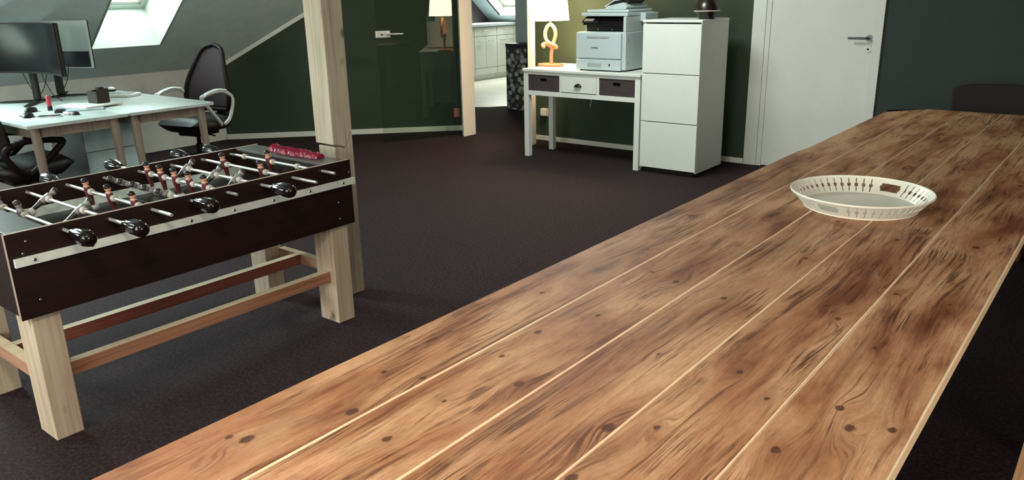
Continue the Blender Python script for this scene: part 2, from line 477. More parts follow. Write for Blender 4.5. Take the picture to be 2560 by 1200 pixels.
# skylight hole x -9.31..-8.5 , z 1.06..2.0
kquad(bm, KX, -9.31, 0.955, ZC); kquad(bm, -8.5, -6.5, 0.955, ZC); kquad(bm, -9.31, -8.5, 0.955, 1.06); kquad(bm, -9.31, -8.5, 2.0, ZC)
struct('ceiling_kitchen_slope', bm, slope_paint)
yk = 11.505-(ZC-0.955)/math.tan(R(38.5))
struct('ceiling_kitchen', cube(KX, -4.86, 6.5, yk+0.02, ZC, ZC+0.05), white_paint)
r = sroot('window_4')
tk = math.tan(R(38.5)); nK = Vector((0, math.sin(R(38.5)), math.cos(R(38.5)))); tK = Vector((0, -math.cos(R(38.5)), math.sin(R(38.5))))
P0 = Vector((0, 11.505-(1.06-0.955)/tk, 1.06)); LK = (2.0-1.06)/math.sin(R(38.5))
MK = Matrix(((1, 0, 0, 0), (0, tK.y, nK.y, P0.y), (0, tK.z, nK.z, P0.z), (0, 0, 0, 1)))
bm = NB()
box(bm, -9.33, -9.31, 0, LK, 0, 0.25, 0, MK); box(bm, -8.5, -8.48, 0, LK, 0, 0.25, 0, MK); box(bm, -9.31, -8.5, -0.02, 0, 0, 0.25, 0, MK); box(bm, -9.31, -8.5, LK, LK+0.02, 0, 0.25, 0, MK)
link('reveal', bm, reveal_m, r)
bm = NB()
for (a, b, c, e) in ((-9.31, -9.26, 0, LK), (-8.55, -8.5, 0, LK), (-9.26, -8.55, 0, 0.05), (-9.26, -8.55, LK-0.05, LK)): box(bm, a, b, c, e, 0.2, 0.25, 0, MK)
link('window_frame', bm, sash_m, r)
bm = NB(); box(bm, -9.26, -8.55, 0.05, LK-0.05, 0.22, 0.226, 0, MK); link('pane', bm, pane_m, r)
winlights.append((MK @ Vector((-8.905, LK/2, 0.30)), -nK, 0.75, LK*0.85))

# kitchen units against the gable wall
KF = -9.02
handle_m = plain('grey_handle', (150, 148, 140), 0.4, metal=0.4)
def kitchen_unit(y0, y1, label, two):
    t = T('kitchen_cabinet', label, 'cabinet', (KF, y0, 0), group='kitchen base cabinets')
    w = y1-y0
    link('body', cube(-0.60, -0.02, 0.002, w-0.002, 0.10, 0.90), white_lacquer, t)
    link('plinth', cube(-0.58, -0.045, 0.002, w-0.002, 0.004, 0.10), white_lacquer, t)
    dr = link('drawer', cube(-0.019, 0, 0.003, w-0.003, 0.745, 0.895), white_lacquer, t, bev=0.002)
    def hnd(cy, z, L, par):
        bm = NB(); tube(bm, [(0, cy-L/2, z), (0.028, cy-L/2, z), (0.028, cy+L/2, z), (0, cy+L/2, z)], 0.005, 8); link('handle', bm, handle_m, par, smooth=True)
    hnd(w/2, 0.83, 0.16, dr)
    nd = 2 if two else 1
    for k in range(nd):
        a = 0.003+k*w/nd; b = (k+1)*w/nd-0.003
        do = link('door', cube(-0.019, 0, a, b, 0.215, 0.738), white_lacquer, t, bev=0.002)
        hnd(b-0.12 if k == 0 else a+0.12, 0.66, 0.12, do)
    link('base_drawer', cube(-0.019, 0, 0.003, w-0.003, 0.105, 0.208), white_lacquer, t, bev=0.002)
kitchen_unit(9.75, 10.33, 'white kitchen base cabinet partly hidden by the white pillar', False)
kitchen_unit(10.335, 10.93, 'white kitchen base cabinet with a drawer in the middle of the kitchen run', True)
kitchen_unit(10.935, 11.49, 'white kitchen base cabinet beside the knee wall at the end of the run', True)
wt = link('kitchen_worktop', cube(KX+0.005, KF+0.03, 9.6, 11.5, 0.903, 0.945), plain('worktop_grey', (168, 176, 180), 0.3), bev=0.003)
tag(wt, 'grey-white worktop lying on the white kitchen cabinets', 'worktop')

# tall pebble-patterned bin
def pebble():
    g = NG('pebble_print')
    vo = g.n('ShaderNodeTexVoronoi'); vo.inputs['Scale'].default_value = 15; g.l(g.coords(), vo.inputs['Vector'])
    k = g.ramp(vo.outputs['Distance'], [(0.40, 1.0), (0.52, 0.0)])
    rr = g.ramp(vo.outputs['Color'], [(0.2, lin((110, 106, 102))), (0.8, lin((180, 180, 174)))])
    ring = g.n('ShaderNodeTexWave', wave_type='RINGS'); g.l(vo.outputs['Distance'], ring.inputs['Vector']); ring.inputs['Scale'].default_value = 6
    rr = g.mix(0.35, rr, ring.outputs[0], 'MULTIPLY')
    g.l(g.mix(k, lin((38, 28, 28)), rr), g.b.inputs['Base Color']); g.b.inputs['Roughness'].default_value = 0.6
    return g.m
t = T('pebble_print_box', 'tall narrow dark box with a grey pebble-like print by the kitchen opening', 'box', (-6.32, 8.17, 0.0))
link('body', cube(-0.165, 0.165, -0.14, 0.14, 0, 0.79), pebble(), t, bev=0.004)
link('top_rim', cube(-0.17, 0.17, -0.145, 0.145, 0.79, 0.83), black_plastic, t, bev=0.004)

# ------------------------------------------------------------------ glass door, swung open in front of the diagonal wall
GA = R(65)
hx, hy = -5.668, 6.195
t = sroot('door_2'); t.location = (hx, hy, 0); t.rotation_euler = (0, 0, GA)     # local -x runs from the hinge to the handle
link('glass_pane', cube(-0.84, -0.006, -0.005, 0.005, 0.012, 2.02), door_glass_m, t, bev=0.0015)
for z in (0.245, 1.83):
    bm = NB(); box(bm, -0.055, 0.012, -0.014, 0.014, z-0.045, z+0.045); link('hinge', bm, plain('hinge_brown', (92, 58, 50), 0.5), t, bev=0.004)
bm = NB(); box(bm, -0.853, -0.70, -0.022, 0.022, 1.045, 1.115); lk = link('lock_case', bm, alu, t, bev=0.008)
bm = NB()
tube(bm, [(-0.725, -0.022, 1.083), (-0.725, -0.062, 1.083), (-0.715, -0.068, 1.083), (-0.585, -0.068, 1.080)], 0.009, 10)
link('door_handle', bm, alu, t, smooth=True)
bm = NB(); lathe(bm, [(0, 0.026), (0.009, 0.026), (0.009, 0.0)], 12, 0, M=Matrix.Translation((-0.79, 0, 1.078)) @ Matrix.Rotation(R(90), 4, 'X')); link('keyhole', bm, black_plastic, lk)

# ------------------------------------------------------------------ timber post
post_w = wood('post_timber', (190, 180, 160), (150, 136, 116), 'Z', 0.8, 0.7, 0.7, True, 2.0)
t = T('timber_post', 'square raw timber post standing behind the far end of the foosball table', 'post', (-2.977, 2.367, 0))
bm = NB()
prism(bm, [(0.0, 0.775), (0.05, 0.765), (0.072, 0.752), (0.118, 0.83), (0.118, ZC), (0, ZC)], -0.131, 0.0, 'x')
link('upper_beam', bm, post_w, t, bev=0.002)
bm = NB(); prism(bm, [(0.008, 0), (0.118, 0), (0.118, 0.824), (0.072, 0.744), (0.05, 0.757), (0.008, 0.764)], -0.122, -0.001, 'x'); link('lower_beam', bm, post_w, t, bev=0.002)

# ------------------------------------------------------------------ white console table
CY = 5.709
t = T('console_table', 'white console table with two dark wicker baskets and a middle drawer', 'console table', (-4.41, CY, 0))
W = 1.20; Dp = 0.43
link('table_top', cube(-0.005, W+0.0, -0.015, 0.60, 0.772, 0.797), white_lacquer, t, bev=0.005)
for (a, b) in ((0, 0), (W-0.055, 0), (0, Dp-0.05), (W-0.055, Dp-0.05)):
    link('leg', cube(a, a+0.05, b, b+0.05, 0, 0.7715), white_lacquer, t, bev=0.002)
bm = NB()
box(bm, 0.0505, W-0.0555, 0.001, 0.02, 0.565, 0.605); box(bm, 0.0505, W-0.0555, 0.001, 0.02, 0.748, 0.7715)
for a in (0.0, 0.345, 0.395, 0.745, 0.80, W-0.055): pass
for (a, b) in ((0.392, 0.408), (0.776, 0.80)): box(bm, a, b, 0.001, 0.02, 0.605, 0.748)
box(bm, 0.005, 0.02, 0.0505, Dp-0.05, 0.565, 0.7715); box(bm, W-0.025, W-0.010, 0.0505, Dp-0.05, 0.565, 0.7715); box(bm, 0.0505, W-0.0555, Dp-0.02, Dp-0.002, 0.565, 0.7715)
box(bm, 0.0505, W-0.0555, 0.0205, Dp-0.0205, 0.585, 0.60)
box(bm, 0.394, 0.406, 0.02, Dp-0.02, 0.60, 0.772); box(bm, 0.782, 0.794, 0.02, Dp-0.02, 0.60, 0.772)
link('apron', bm, white_lacquer, t)
dr = link('drawer', cube(0.411, 0.773, -0.004, 0.3, 0.61, 0.745), white_lacquer, t, bev=0.003)
bm = NB()
for k in range(9):
    a0 = PI*k/8
prof = []
bmv = []
for i in range(9):
    ph = PI*i/8
    row = []
    for j in range(5):
        th = PI/2*j/4
        row.append(bm.verts.new((0.592+0.036*math.cos(ph)*1.0, -0.004-0.024*math.sin(th)*math.sin(ph)**0.5 if math.sin(ph) > 0 else -0.004, 0.662+0.030*math.sin(ph)*math.cos(th))))
    bmv.append(row)
for i in range(8):
    for j in range(4):
        try: bm.faces.new((bmv[i][j], bmv[i+1][j], bmv[i+1][j+1], bmv[i][j+1]))
        except ValueError: pass
bmesh.ops.remove_doubles(bm, verts=bm.verts[:], dist=1e-5)
o = link('cup_handle', bm, plain('dark_bronze', (52, 50, 46), 0.35, metal=0.8), dr, smooth=True, label='dark metal half-round cup pull')
md = o.modifiers.new('solid', 'SOLIDIFY'); md.thickness = 0.002
def wicker():
    g = NG('dark_wicker')
    x, y, z = g.sep(g.coords())
    a = g.math('SINE', g.math('MULTIPLY', x, 620)); b = g.math('SINE', g.math('MULTIPLY', z, 900))
    f = g.math('ADD', g.math('MULTIPLY', g.math('MULTIPLY', a, b), 0.5), 0.5)
    n = g.noise(g.coords(), 60, 2)
    g.l(g.ramp(g.math('MULTIPLY', g.math('ADD', f, n), 0.5), [(0.2, lin((30, 24, 26))), (0.8, lin((80, 68, 70)))]), g.b.inputs['Base Color'])
    g.b.inputs['Roughness'].default_value = 0.8; g.bump(f, 0.8, 0.004); return g.m
wick = wicker()
def basket(x0, x1, z0, z1, label, z2=None):
    t = T('wicker_basket', label, 'basket', ((x0+x1)/2, CY+0.004, z0), group='wicker baskets in the console table')
    w = (x1-x0)/2-0.004; h = z1-z0-0.004; th = 0.008
    bm = NB()
    hw, hh = 0.035, 0.010; hz = h-0.035
    # front with a hand slot
    for (a, b, c, d) in ((-w, -hw, 0, h), (hw, w, 0, h), (-hw, hw, 0, hz-hh), (-hw, hw, hz+hh, h)): box(bm, a, b, 0, th, c, d)
    box(bm, -w, -w+th, th, 0.3, 0, h); box(bm, w-th, w, th, 0.3, 0, h); box(bm, -w+th, w-th, 0.292, 0.3, 0, h); box(bm, -w+th, w-th, th, 0.292, 0, th)
    link('woven_body', bm, wick, t)
    bm = NB(); tube(bm, [(-w, 0.0, h), (w, 0.0, h), (w, 0.3, h), (-w, 0.3, h)], 0.005, 8, closed=True); link('rim', bm, wick, t)
    bm = NB()
    tube(bm, [(p[0], -0.001, p[1]) for p in rrect(0, hz, 2*hw, 2*hh, 0.008, 3)], 0.003, 6, closed=True); link('hand_slot', bm, black_plastic, t)
basket(-4.360, -4.018, 0.6035, 0.745, 'dark grey wicker basket in the console table, the one under the table lamp')
basket(-3.608, -3.267, 0.6035, 0.745, 'dark grey wicker basket in the console table, the one under the printer')

# ------------------------------------------------------------------ cabinet of three tall compartments
t = T('storage_cabinet', 'tall white cabinet with three stacked tip-out doors beside the console table', 'cabinet', (-3.205, 5.713, 0.0319))
t.scale = (0.978, 0.978, 0.978)
link('plinth', cube(0.03, 0.485, 0.04, 0.49, -0.0326, -0.0005), black_plastic, t)
W = 0.515; D = 0.50
bm = NB(); box(bm, 0, 0.016, 0.016, D, 0, 1.197); box(bm, W-0.016, W, 0.016, D, 0, 1.197); box(bm, 0.016, W-0.016, D-0.01, D, 0, 1.197); box(bm, 0.016, W-0.016, 0.016, D-0.01, 0.02, 0.036)
box(bm, 0.016, W-0.016, 0.03, D-0.01, 0.395, 0.405); box(bm, 0.016, W-0.016, 0.03, D-0.01, 0.79, 0.80)
link('carcass', bm, white_lacquer, t)
link('top_panel', cube(-0.005, W+0.004, -0.002, D, 1.197, 1.217), white_lacquer, t, bev=0.004)
for z0, z1 in ((0.012, 0.396), (0.403, 0.790), (0.797, 1.185)):
    dr = link('tip_out_door', cube(0.001, W-0.001, -0.002, 0.015, z0, z1), white_lacquer, t, bev=0.003)
    bm = NB(); prism(bm, [(W/2-0.075, 0), (W/2+0.075, 0), (W/2+0.055, -0.016), (W/2-0.055, -0.016)], z1-0.004, z1+0.001, 'z')
    for v in bm.verts: v.co.y = v.co.y - 0.0
    bm2 = NB()
    for i in range(12):
        pass
    bm2.free(); bm.free()
    bm = NB()
    pts = [(W/2+0.07*math.cos(a), -0.0015, z1-0.003-0.010*math.sin(a)) for a in [PI*i/10 for i in range(11)]]
    tube(bm, pts, 0.0016, 6); link('grip', bm, white_lacquer, dr)

# ------------------------------------------------------------------ dark domed lidded pot on the cabinet
t = T('domed_pot', 'dark brown domed pot with a pale rim line on top of the white cabinet', 'pot', (-2.753, 5.897, 1.2222))
t.scale = (0.978, 0.978, 0.978)
brown_gl = plain('dark_brown_glaze', (20, 7, 5), 0.3)
bm = NB(); lathe(bm, [(0, 0.0), (0.062, 0.0), (0.066, 0.006), (0.072, 0.03), (0.092, 0.056), (0.095, 0.060), (0, 0.060)], 36); link('bowl', bm, brown_gl, t, smooth=True)
bm = NB(); lathe(bm, [(0, 0.060), (0.100, 0.060), (0.103, 0.063), (0.100, 0.066), (0, 0.066)], 36); link('rim', bm, plain('pale_rim', (228, 214, 198), 0.4), t, smooth=True, label='pale rim line')
bm = NB(); lathe(bm, [(0.0, 0.066), (0.097, 0.066), (0.094, 0.085), (0.084, 0.115), (0.066, 0.145), (0.040, 0.168), (0.014, 0.178), (0.012, 0.19), (0.016, 0.20), (0.008, 0.208), (0, 0.21)], 36); link('lid', bm, brown_gl, t, smooth=True)

# ------------------------------------------------------------------ table lamp
LX, LY = -4.318, 6.0
t = T('table_lamp', 'lit table lamp with cream shade and knotted rope stem on the console table', 'lamp', (LX, LY, 0.797))
rope = plain('rope_wrap', (196, 148, 112), 0.75, var=0.12, vscale=120, bump=0.3)
bm = NB(); prism(bm, rrect(0, 0, 0.25, 0.16, 0.07, 8), 0, 0.022); link('base', bm, plain('lamp_base_wood', (196, 128, 92), 0.6), t, smooth=False, bev=0.008, seg=3)
bm = NB()
path = [(0.008, 0, 0.018), (0.006, 0, 0.07), (0.010, 0, 0.13), (0.018, 0.005, 0.19), (0.034, 0.012, 0.24), (0.044, 0.010, 0.29), (0.036, 0, 0.34), (0.010, -0.01, 0.368), (-0.022, -0.014, 0.35),
        (-0.042, -0.016, 0.30), (-0.036, -0.020, 0.25), (-0.010, -0.026, 0.215), (0.03, -0.03, 0.198), (0.062, -0.022, 0.183), (0.060, -0.004, 0.168), (0.02, 0.012, 0.168), (-0.02, 0.022, 0.178), (-0.055, 0.010, 0.196), (-0.068, -0.012, 0.192), (-0.060, -0.022, 0.176), (-0.052, -0.012, 0.168)]
def smooth_path(p, n=5):
    p = [Vector(q) for q in p]; out = []
    for i in range(len(p)-1):
        a, b, c, d = p[max(i-1, 0)], p[i], p[i+1], p[min(i+2, len(p)-1)]
        for k in range(n):
            s = k/n
            out.append(0.5*((2*b)+(c-a)*s+(2*a-5*b+4*c-d)*s*s+(3*b-a-3*c+d)*s**3))
    out.append(p[-1]); return out
sp = smooth_path(path, 6)
sp = [Vector((p.x*1.12, p.y, p.z)) for p in sp]
tube(bm, sp, 0.0165, 12)
link('rope_stem', bm, rope, t, smooth=True)
bm = NB(); tube(bm, [(0.005, -0.005, 0.36), (0.0, 0, 0.47)], 0.008, 8); link('socket', bm, chrome, t)
g = NG('lit_lamp_shade'); g.b.inputs['Base Color'].default_value = (0.85, 0.78, 0.66, 1)
g.b.inputs['Roughness'].default_value = 0.8; g.b.inputs['Transmission Weight'].default_value = 0.0
g.b.inputs['Emission Color'].default_value = (1.0, 0.74, 0.42, 1); g.b.inputs['Emission Strength'].default_value = 42
shade_m = g.m
bm = NB()
lathe(bm, [(0.170, 0.405), (0.146, 0.64), (0.144, 0.64), (0.168, 0.405), (0.170, 0.405)], 48)
link('lamp_shade', bm, shade_m, t, smooth=True)
bm = NB(); lathe(bm, [(0, 0.47), (0.02, 0.475), (0.032, 0.51), (0.02, 0.545), (0, 0.55)], 16)
g = NG('bulb_glow'); g.b.inputs['Emission Color'].default_value = (1, 0.72, 0.4, 1); g.b.inputs['Emission Strength'].default_value = 20
link('bulb', bm, g.m, t, smooth=True)
bm = NB(); tube(bm, smooth_path([(0.10, 0.06, 0.004), (0.16, 0.13, 0.004), (0.18, 0.20, -0.01), (0.20, 0.435, -0.1), (0.17, 0.44, -0.3), (0.15, 0.44, -0.42)], 5), 0.003, 6)
link('power_cable', bm, trim_white, t, smooth=True)
def light(kind, name, loc, energy, col, **k):
    L = bpy.data.lights.new(name, kind); L.energy = energy; L.color = col
    for a, v in k.items(): setattr(L, a, v)
    o = bpy.data.objects.new(name, L); COL.objects.link(o); o.location = loc; return o
light('POINT', 'lamp_bulb_light', (LX, LY, 0.797+0.51), 120, (1.0, 0.76, 0.46), shadow_soft_size=0.035)

# socket with plug under the console
t = T('wall_socket', 'white wall socket with a plugged-in adapter on the green wall under the console table', 'socket', (-4.72, YW, 0.285))
link('cover_plate', cube(-0.04, 0.04, -0.012, -0.0005, -0.04, 0.04), trim_white, t, bev=0.003)
link('plug', cube(-0.032, 0.04, -0.05, -0.012, -0.032, 0.04), trim_white, t, bev=0.006)

# ------------------------------------------------------------------ printer
PX, PY = -3.885, 5.765
t = T('printer', 'pale grey multifunction laser printer with dark output bay on the console table', 'printer', (PX, PY, 0.797))
W = 0.475; D = 0.50
link('body', cube(0, W, 0.03, D, 0.012, 0.322), printer_white, t, bev=0.008)
o = link('paper_drawer', cube(0.004, W-0.03, -0.0, 0.028, 0.010, 0.098), printer_white, t, bev=0.006)
bm = NB(); box(bm, 0.12, 0.26, -0.003, 0.002, 0.034, 0.068); link('drawer_grip', bm, printer_grey, o, bev=0.004)
bm = NB(); box(bm, 0.335, 0.345, -0.003, 0.002, 0.045, 0.065); link('paper_gauge', bm, black_plastic, o)
fr = link('front_cover', cube(0.004, W-0.03, 0.0, 0.028, 0.104, 0.318), printer_white, t, bev=0.008)
bm = NB(); box(bm, 0.115, 0.33, -0.004, 0.002, 0.272, 0.290); link('latch', bm, printer_grey, fr, bev=0.003)
# maker's word on the front
try:
    cu = bpy.data.curves.new('logo', 'FONT'); cu.body = 'brother'; cu.size = 0.021; cu.extrude = 0.0008; cu.align_x = 'CENTER'
    tmp = bpy.data.objects.new('tmp', cu); COL.objects.link(tmp); bpy.context.view_layer.update()
    me = bpy.data.meshes.new_from_object(tmp.evaluated_get(bpy.context.evaluated_depsgraph_get()))
    bpy.data.objects.remove(tmp); me.materials.clear(); me.materials.append(black_plastic)
    lo = bpy.data.objects.new('lettering', me); COL.objects.link(lo); lo.parent = fr
    lo.location = (0.195, -0.0015, 0.188); lo.rotation_euler = (R(90), 0, 0)
except Exception as e: print('logo', e)
for z in (0.07, 0.26):
    bm = NB(); box(bm, W-0.002, W+0.003, 0.05, 0.075, z-0.015, z+0.015); link('side_mark', bm, printer_grey, t)
# upper housing: open bay at the front
bm = NB()
box(bm, 0.03, 0.05, 0.10, D, 0.322, 0.445); box(bm, W-0.03, W-0.004, 0.035, D, 0.322, 0.445); box(bm, 0.05, W-0.03, 0.36, D, 0.322, 0.445)
link('upper_housing', bm, printer_white, t, bev=0.004)
bm = NB(); prism(bm, [(0.10, 0.322), (0.36, 0.322), (0.36, 0.445), (0.10, 0.445), (0.04, 0.40), (0.035, 0.378), (0.09, 0.37)], 0.052, W-0.032, 'x'); 
link('output_bay', bm, black_gloss, t, bev=0.003, label='glossy black output bay')
for xx in (0.16, 0.30): link('bay_rib', cube(xx, xx+0.006, 0.095, 0.11, 0.33, 0.37), printer_grey, t)
bm = NB(); prism(bm, [(0.028, 0.392), (0.09, 0.430), (0.09, 0.440), (0.022, 0.400)], 0.04, 0.21, 'x'); o = link('control_panel', bm, black_gloss, t, bev=0.002)
bm = NB(); prism(bm, [(0.036, 0.4075), (0.064, 0.424), (0.064, 0.4265), (0.035, 0.410)], 0.06, 0.15, 'x'); link('display', bm, plain('lcd_grey', (150, 140, 132), 0.2), o)
link('scanner_bed', cube(0.025, W-0.002, 0.05, D, 0.447, 0.475), printer_white, t, bev=0.006)
link('scanner_lid', cube(0.05, W-0.02, 0.10, D, 0.477, 0.50), printer_white, t, bev=0.008)
link('rear_housing', cube(W-0.002, W+0.05, 0.26, D-0.02, 0.40, 0.47), printer_white, t, bev=0.006)
bm = NB(); prism(bm, [(0.22, 0.50), (0.42, 0.50), (0.44, 0.52), (0.40, 0.555), (0.34, 0.545), (0.24, 0.525)], 0.10, D-0.05, 'y'); link('document_feeder', bm, printer_white, t, bev=0.004)
bm = NB(); prism(bm, [(0.20, 0.528), (0.29, 0.575), (0.46, 0.592), (0.46, 0.586), (0.292, 0.567), (0.205, 0.520)], 0.14, D-0.10, 'y'); link('document_tray', bm, printer_white, t)
bm = NB(); prism(bm, [(0.22, 0.522), (0.29, 0.562), (0.46, 0.579), (0.40, 0.535), (0.30, 0.516)], 0.15, D-0.11, 'y'); link('feeder_mouth', bm, black_plastic, t)
for (a, b) in ((0.03, 0.05), (W-0.06, 0.05), (0.03, D-0.05), (W-0.06, D-0.05)):
    bm = NB(); lathe(bm, [(0, 0), (0.012, 0), (0.012, 0.0125), (0, 0.0125)], 12, 0, (a, b, 0)); link('foot', bm, black_plastic, t)

# ------------------------------------------------------------------ foosball table
FX0, FX1, FY0, FY1 = -3.425, -2.72, 0.845, 2.245
ZT = 0.756
wenge = wood('dark_wenge_laminate', (34, 12, 7), (15, 4, 3), 'Y', 1.0, 0.65, 0.9, False, 1.0)
pine = wood('pale_pine', (200, 180, 158), (156, 128, 108), 'Z', 0.8, 0.65, 0.8, True, 5.0)
pine_y = wood('pine_rail_shaded', (178, 128, 100), (124, 78, 60), 'Y', 0.9, 0.65, 0.8, True, 3.0)
pine_x = wood('pine_cross_rail_shaded', (184, 140, 112), (130, 88, 68), 'X', 0.9, 0.65, 0.8, True, 4.0)
edge_m = plain('pale_edge_band', (160, 138, 120), 0.5)
red_rail = wood('reddish_rail_shaded', (150, 88, 70), (100, 50, 40), 'Y', 0.9, 0.6, 0.9, True, 8.0)
ft = T('foosball_table', 'dark brown foosball table with chrome rods on raw pine legs', 'foosball table', (0, 0, 0))
lit_top_m = wood('pine_lit_top', (226, 208, 178), (196, 172, 140), 'Y', 0.8, 0.7, 0.6, False, 3.0)
def rail(name, x0, x1, y0, y1, z0, z1, m):  # paler tops and redder sides paint the light and shade on the rails
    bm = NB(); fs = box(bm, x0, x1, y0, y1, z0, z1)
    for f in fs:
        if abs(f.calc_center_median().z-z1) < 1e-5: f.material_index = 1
    return link(name, bm, [m, lit_top_m], ft)
def edged_panel(name, x0, x1, y0, y1, z0, z1, top=True, ends='y'):
    bm = NB(); fs = box(bm, x0, x1, y0, y1, z0, z1)
    for f in fs:
        c = f.calc_center_median()
        if abs(c.z-z1) < 1e-5 or (ends == 'y' and (abs(c.y-y0) < 1e-5 or abs(c.y-y1) < 1e-5)): f.material_index = 1
    return link(name, bm, [wenge, edge_m], ft)
sp1 = edged_panel('side_panel', FX1-0.018, FX1, FY0, FY1, 0.465, ZT)
sp2 = edged_panel('side_panel', FX0, FX0+0.018, FY0, FY1, 0.465, ZT)
edged_panel('end_panel', FX0+0.019, FX1-0.019, FY0+0.012, FY0+0.030, 0.465, ZT-0.012, ends='')
edged_panel('end_panel', FX0+0.019, FX1-0.019, FY1-0.030, FY1-0.012, 0.465, ZT-0.012, ends='')
edged_panel('end_panel', FX0+0.019, FX1-0.019, FY0+0.110, FY0+0.126, 0.60, ZT-0.012, ends='')
edged_panel('end_panel', FX0+0.019, FX1-0.019, FY1-0.126, FY1-0.110, 0.60, ZT-0.012, ends='')
slab_m = plain('grey_laminate', (76, 76, 74), 0.35, var=0.1)
for (a, b) in ((FY0+0.012, FY0+0.128), (FY1-0.128, FY1-0.012)):
    link('end_shelf', cube(FX0+0.019, FX1-0.019, a, b, ZT-0.0115, ZT-0.001), slab_m, ft, bev=0.001)
# playfield
def field_mat():
    g = NG('playfield')
    x, y, z = g.sep(g.coords())
    n = g.noise(g.coords(), 5, 3)
    base = g.ramp(n, [(0.3, lin((44, 48, 48))), (0.7, lin((62, 68, 68)))])
    cx, cy = (FX0+FX1)/2, (FY0+FY1)/2
    dx = g.math('SUBTRACT', x, cx); dy = g.math('SUBTRACT', y, cy)
    rr = g.math('SQRT', g.math('ADD', g.math('MULTIPLY', dx, dx), g.math('MULTIPLY', dy, dy)))
    ring = g.math('LESS_THAN', g.math('ABSOLUTE', g.math('SUBTRACT', rr, 0.11)), 0.003)
    ln = g.math('LESS_THAN', g.math('ABSOLUTE', dy), 0.003)
    m = g.math('MAXIMUM', ring, ln)
    g.l(g.mix(m, base, lin((170, 176, 170))), g.b.inputs['Base Color']); g.b.inputs['Roughness'].default_value = 0.22
    return g.m
link('playfield', cube(FX0+0.019, FX1-0.019, FY0+0.126, FY1-0.126, 0.625, 0.640), field_mat(), ft)
ramp_m = plain('side_ramp_plastic', (200, 212, 206), 0.25)
for sgn, xe in ((1, FX0+0.0185), (-1, FX1-0.0185)):
    bm = NB(); prism(bm, [(xe, 0.6405), (xe+sgn*0.055, 0.6405), (xe+sgn*0.055, 0.642), (xe, 0.668)], FY0+0.127, FY1-0.127, 'y'); link('side_ramp', bm, ramp_m, ft)
link('cabinet_floor', cube(FX0+0.019, FX1-0.019, FY0+0.031, FY1-0.031, 0.47, 0.482), wenge, ft)
# metal strip with its screws
st = link('metal_strip', cube(FX1+0.0005, FX1+0.012, FY0+0.012, FY1+0.012, 0.645, 0.674), strip_metal, ft, bev=0.001)
for k in range(8):
    bm = NB(); lathe(bm, [(0, 0.003), (0.005, 0.0025), (0.0065, 0)], 12, 0, M=Matrix.Translation((FX1+0.012, FY0+0.07+k*0.182, 0.660)) @ Matrix.Rotation(R(90), 4, 'Y'))
    link('screw', bm, chrome, st, smooth=True)
st2 = link('metal_strip', cube(FX0-0.012, FX0-0.0005, FY0+0.012, FY1+0.012, 0.645, 0.674), strip_metal, ft, bev=0.001)
for (y, z) in ((0.912, 0.52), (2.165, 0.575), (2.165, 0.50), (0.905, 0.722), (0.89, 0.684), (2.235, 0.70)):
    bm = NB(); lathe(bm, [(0, 0.002), (0.004, 0.0015), (0.005, 0)], 10, 0, M=Matrix.Translation((FX1, y, z)) @ Matrix.Rotation(R(90), 4, 'Y'))
    link('screw', bm, chrome, sp1, smooth=True)
# legs
for (xa, xb) in ((-2.872, -2.741), (-3.405, -3.275)):
    for (ya, yb) in ((0.877, 0.969), (2.124, 2.216)):
        link('leg', cube(xa, xb, ya, yb, 0, 0.60), pine, ft, bev=0.003)
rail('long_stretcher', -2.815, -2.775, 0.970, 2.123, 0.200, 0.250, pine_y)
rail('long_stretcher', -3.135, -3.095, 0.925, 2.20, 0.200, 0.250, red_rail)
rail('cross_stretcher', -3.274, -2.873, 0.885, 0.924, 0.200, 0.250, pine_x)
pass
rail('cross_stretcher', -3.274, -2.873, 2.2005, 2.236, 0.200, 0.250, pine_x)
# players: one figure mesh per team, reused
skin = plain('figure_skin', (206, 156, 128), 0.5); maroon = plain('figure_maroon', (92, 34, 32), 0.45); hair = plain('figure_black', (24, 14, 14), 0.4)
grey_fig = plain('figure_grey', (128, 124, 124), 0.45); darkfig = plain('figure_dark', (44, 38, 40), 0.4); shoe = plain('figure_shoe', (206, 208, 200), 0.5)
def figure_mesh(name, shirt, face, legs, hairm, foot):
    bm = NB()
    # one outline lofted from foot to head (z down = foot); sections (z, half width x, half depth y, y shift, material)
    S = [(-0.080, 0.012, 0.014, 0.006, 4), (-0.064, 0.012, 0.013, 0.005, 4), (-0.060, 0.009, 0.007, 0.0, 2), (-0.030, 0.011, 0.009, 0.0, 2), (-0.022, 0.013, 0.011, 0, 2),
         (-0.006, 0.014, 0.012, 0, 0), (0.012, 0.017, 0.011, 0, 0), (0.020, 0.016, 0.010, 0, 0), (0.024, 0.006, 0.006, 0, 1), (0.028, 0.010, 0.010, 0.001, 1), (0.038, 0.011, 0.012, 0.001, 1), (0.043, 0.0115, 0.0125, 0, 3), (0.050, 0.009, 0.010, -0.001, 3), (0.053, 0.004, 0.005, -0.001, 3)]
    n = 12; rings = []
    for (z, a, b, s, m) in S:
        rings.append([bm.verts.new((a*math.copysign(abs(math.cos(2*PI*k/n))**0.7, math.cos(2*PI*k/n)), s+b*math.copysign(abs(math.sin(2*PI*k/n))**0.7, math.sin(2*PI*k/n)), z)) for k in range(n)])
    for i in range(len(S)-1):
        for k in range(n):
            f = bm.faces.new((rings[i][k], rings[i][(k+1) % n], rings[i+1][(k+1) % n], rings[i+1][k])); f.material_index = S[i+1][4] if S[i][4] != 4 or S[i+1][4] == 4 else 4; f.smooth = True
    f = bm.faces.new(rings[0]); f.material_index = 4; f = bm.faces.new(rings[-1]); f.material_index = 3
    bmesh.ops.recalc_face_normals(bm, faces=bm.faces[:])
    me = bpy.data.meshes.new(name); bm.to_mesh(me); bm.free()
    for m in (shirt, face, legs, hairm, foot): me.materials.append(m)
    return me
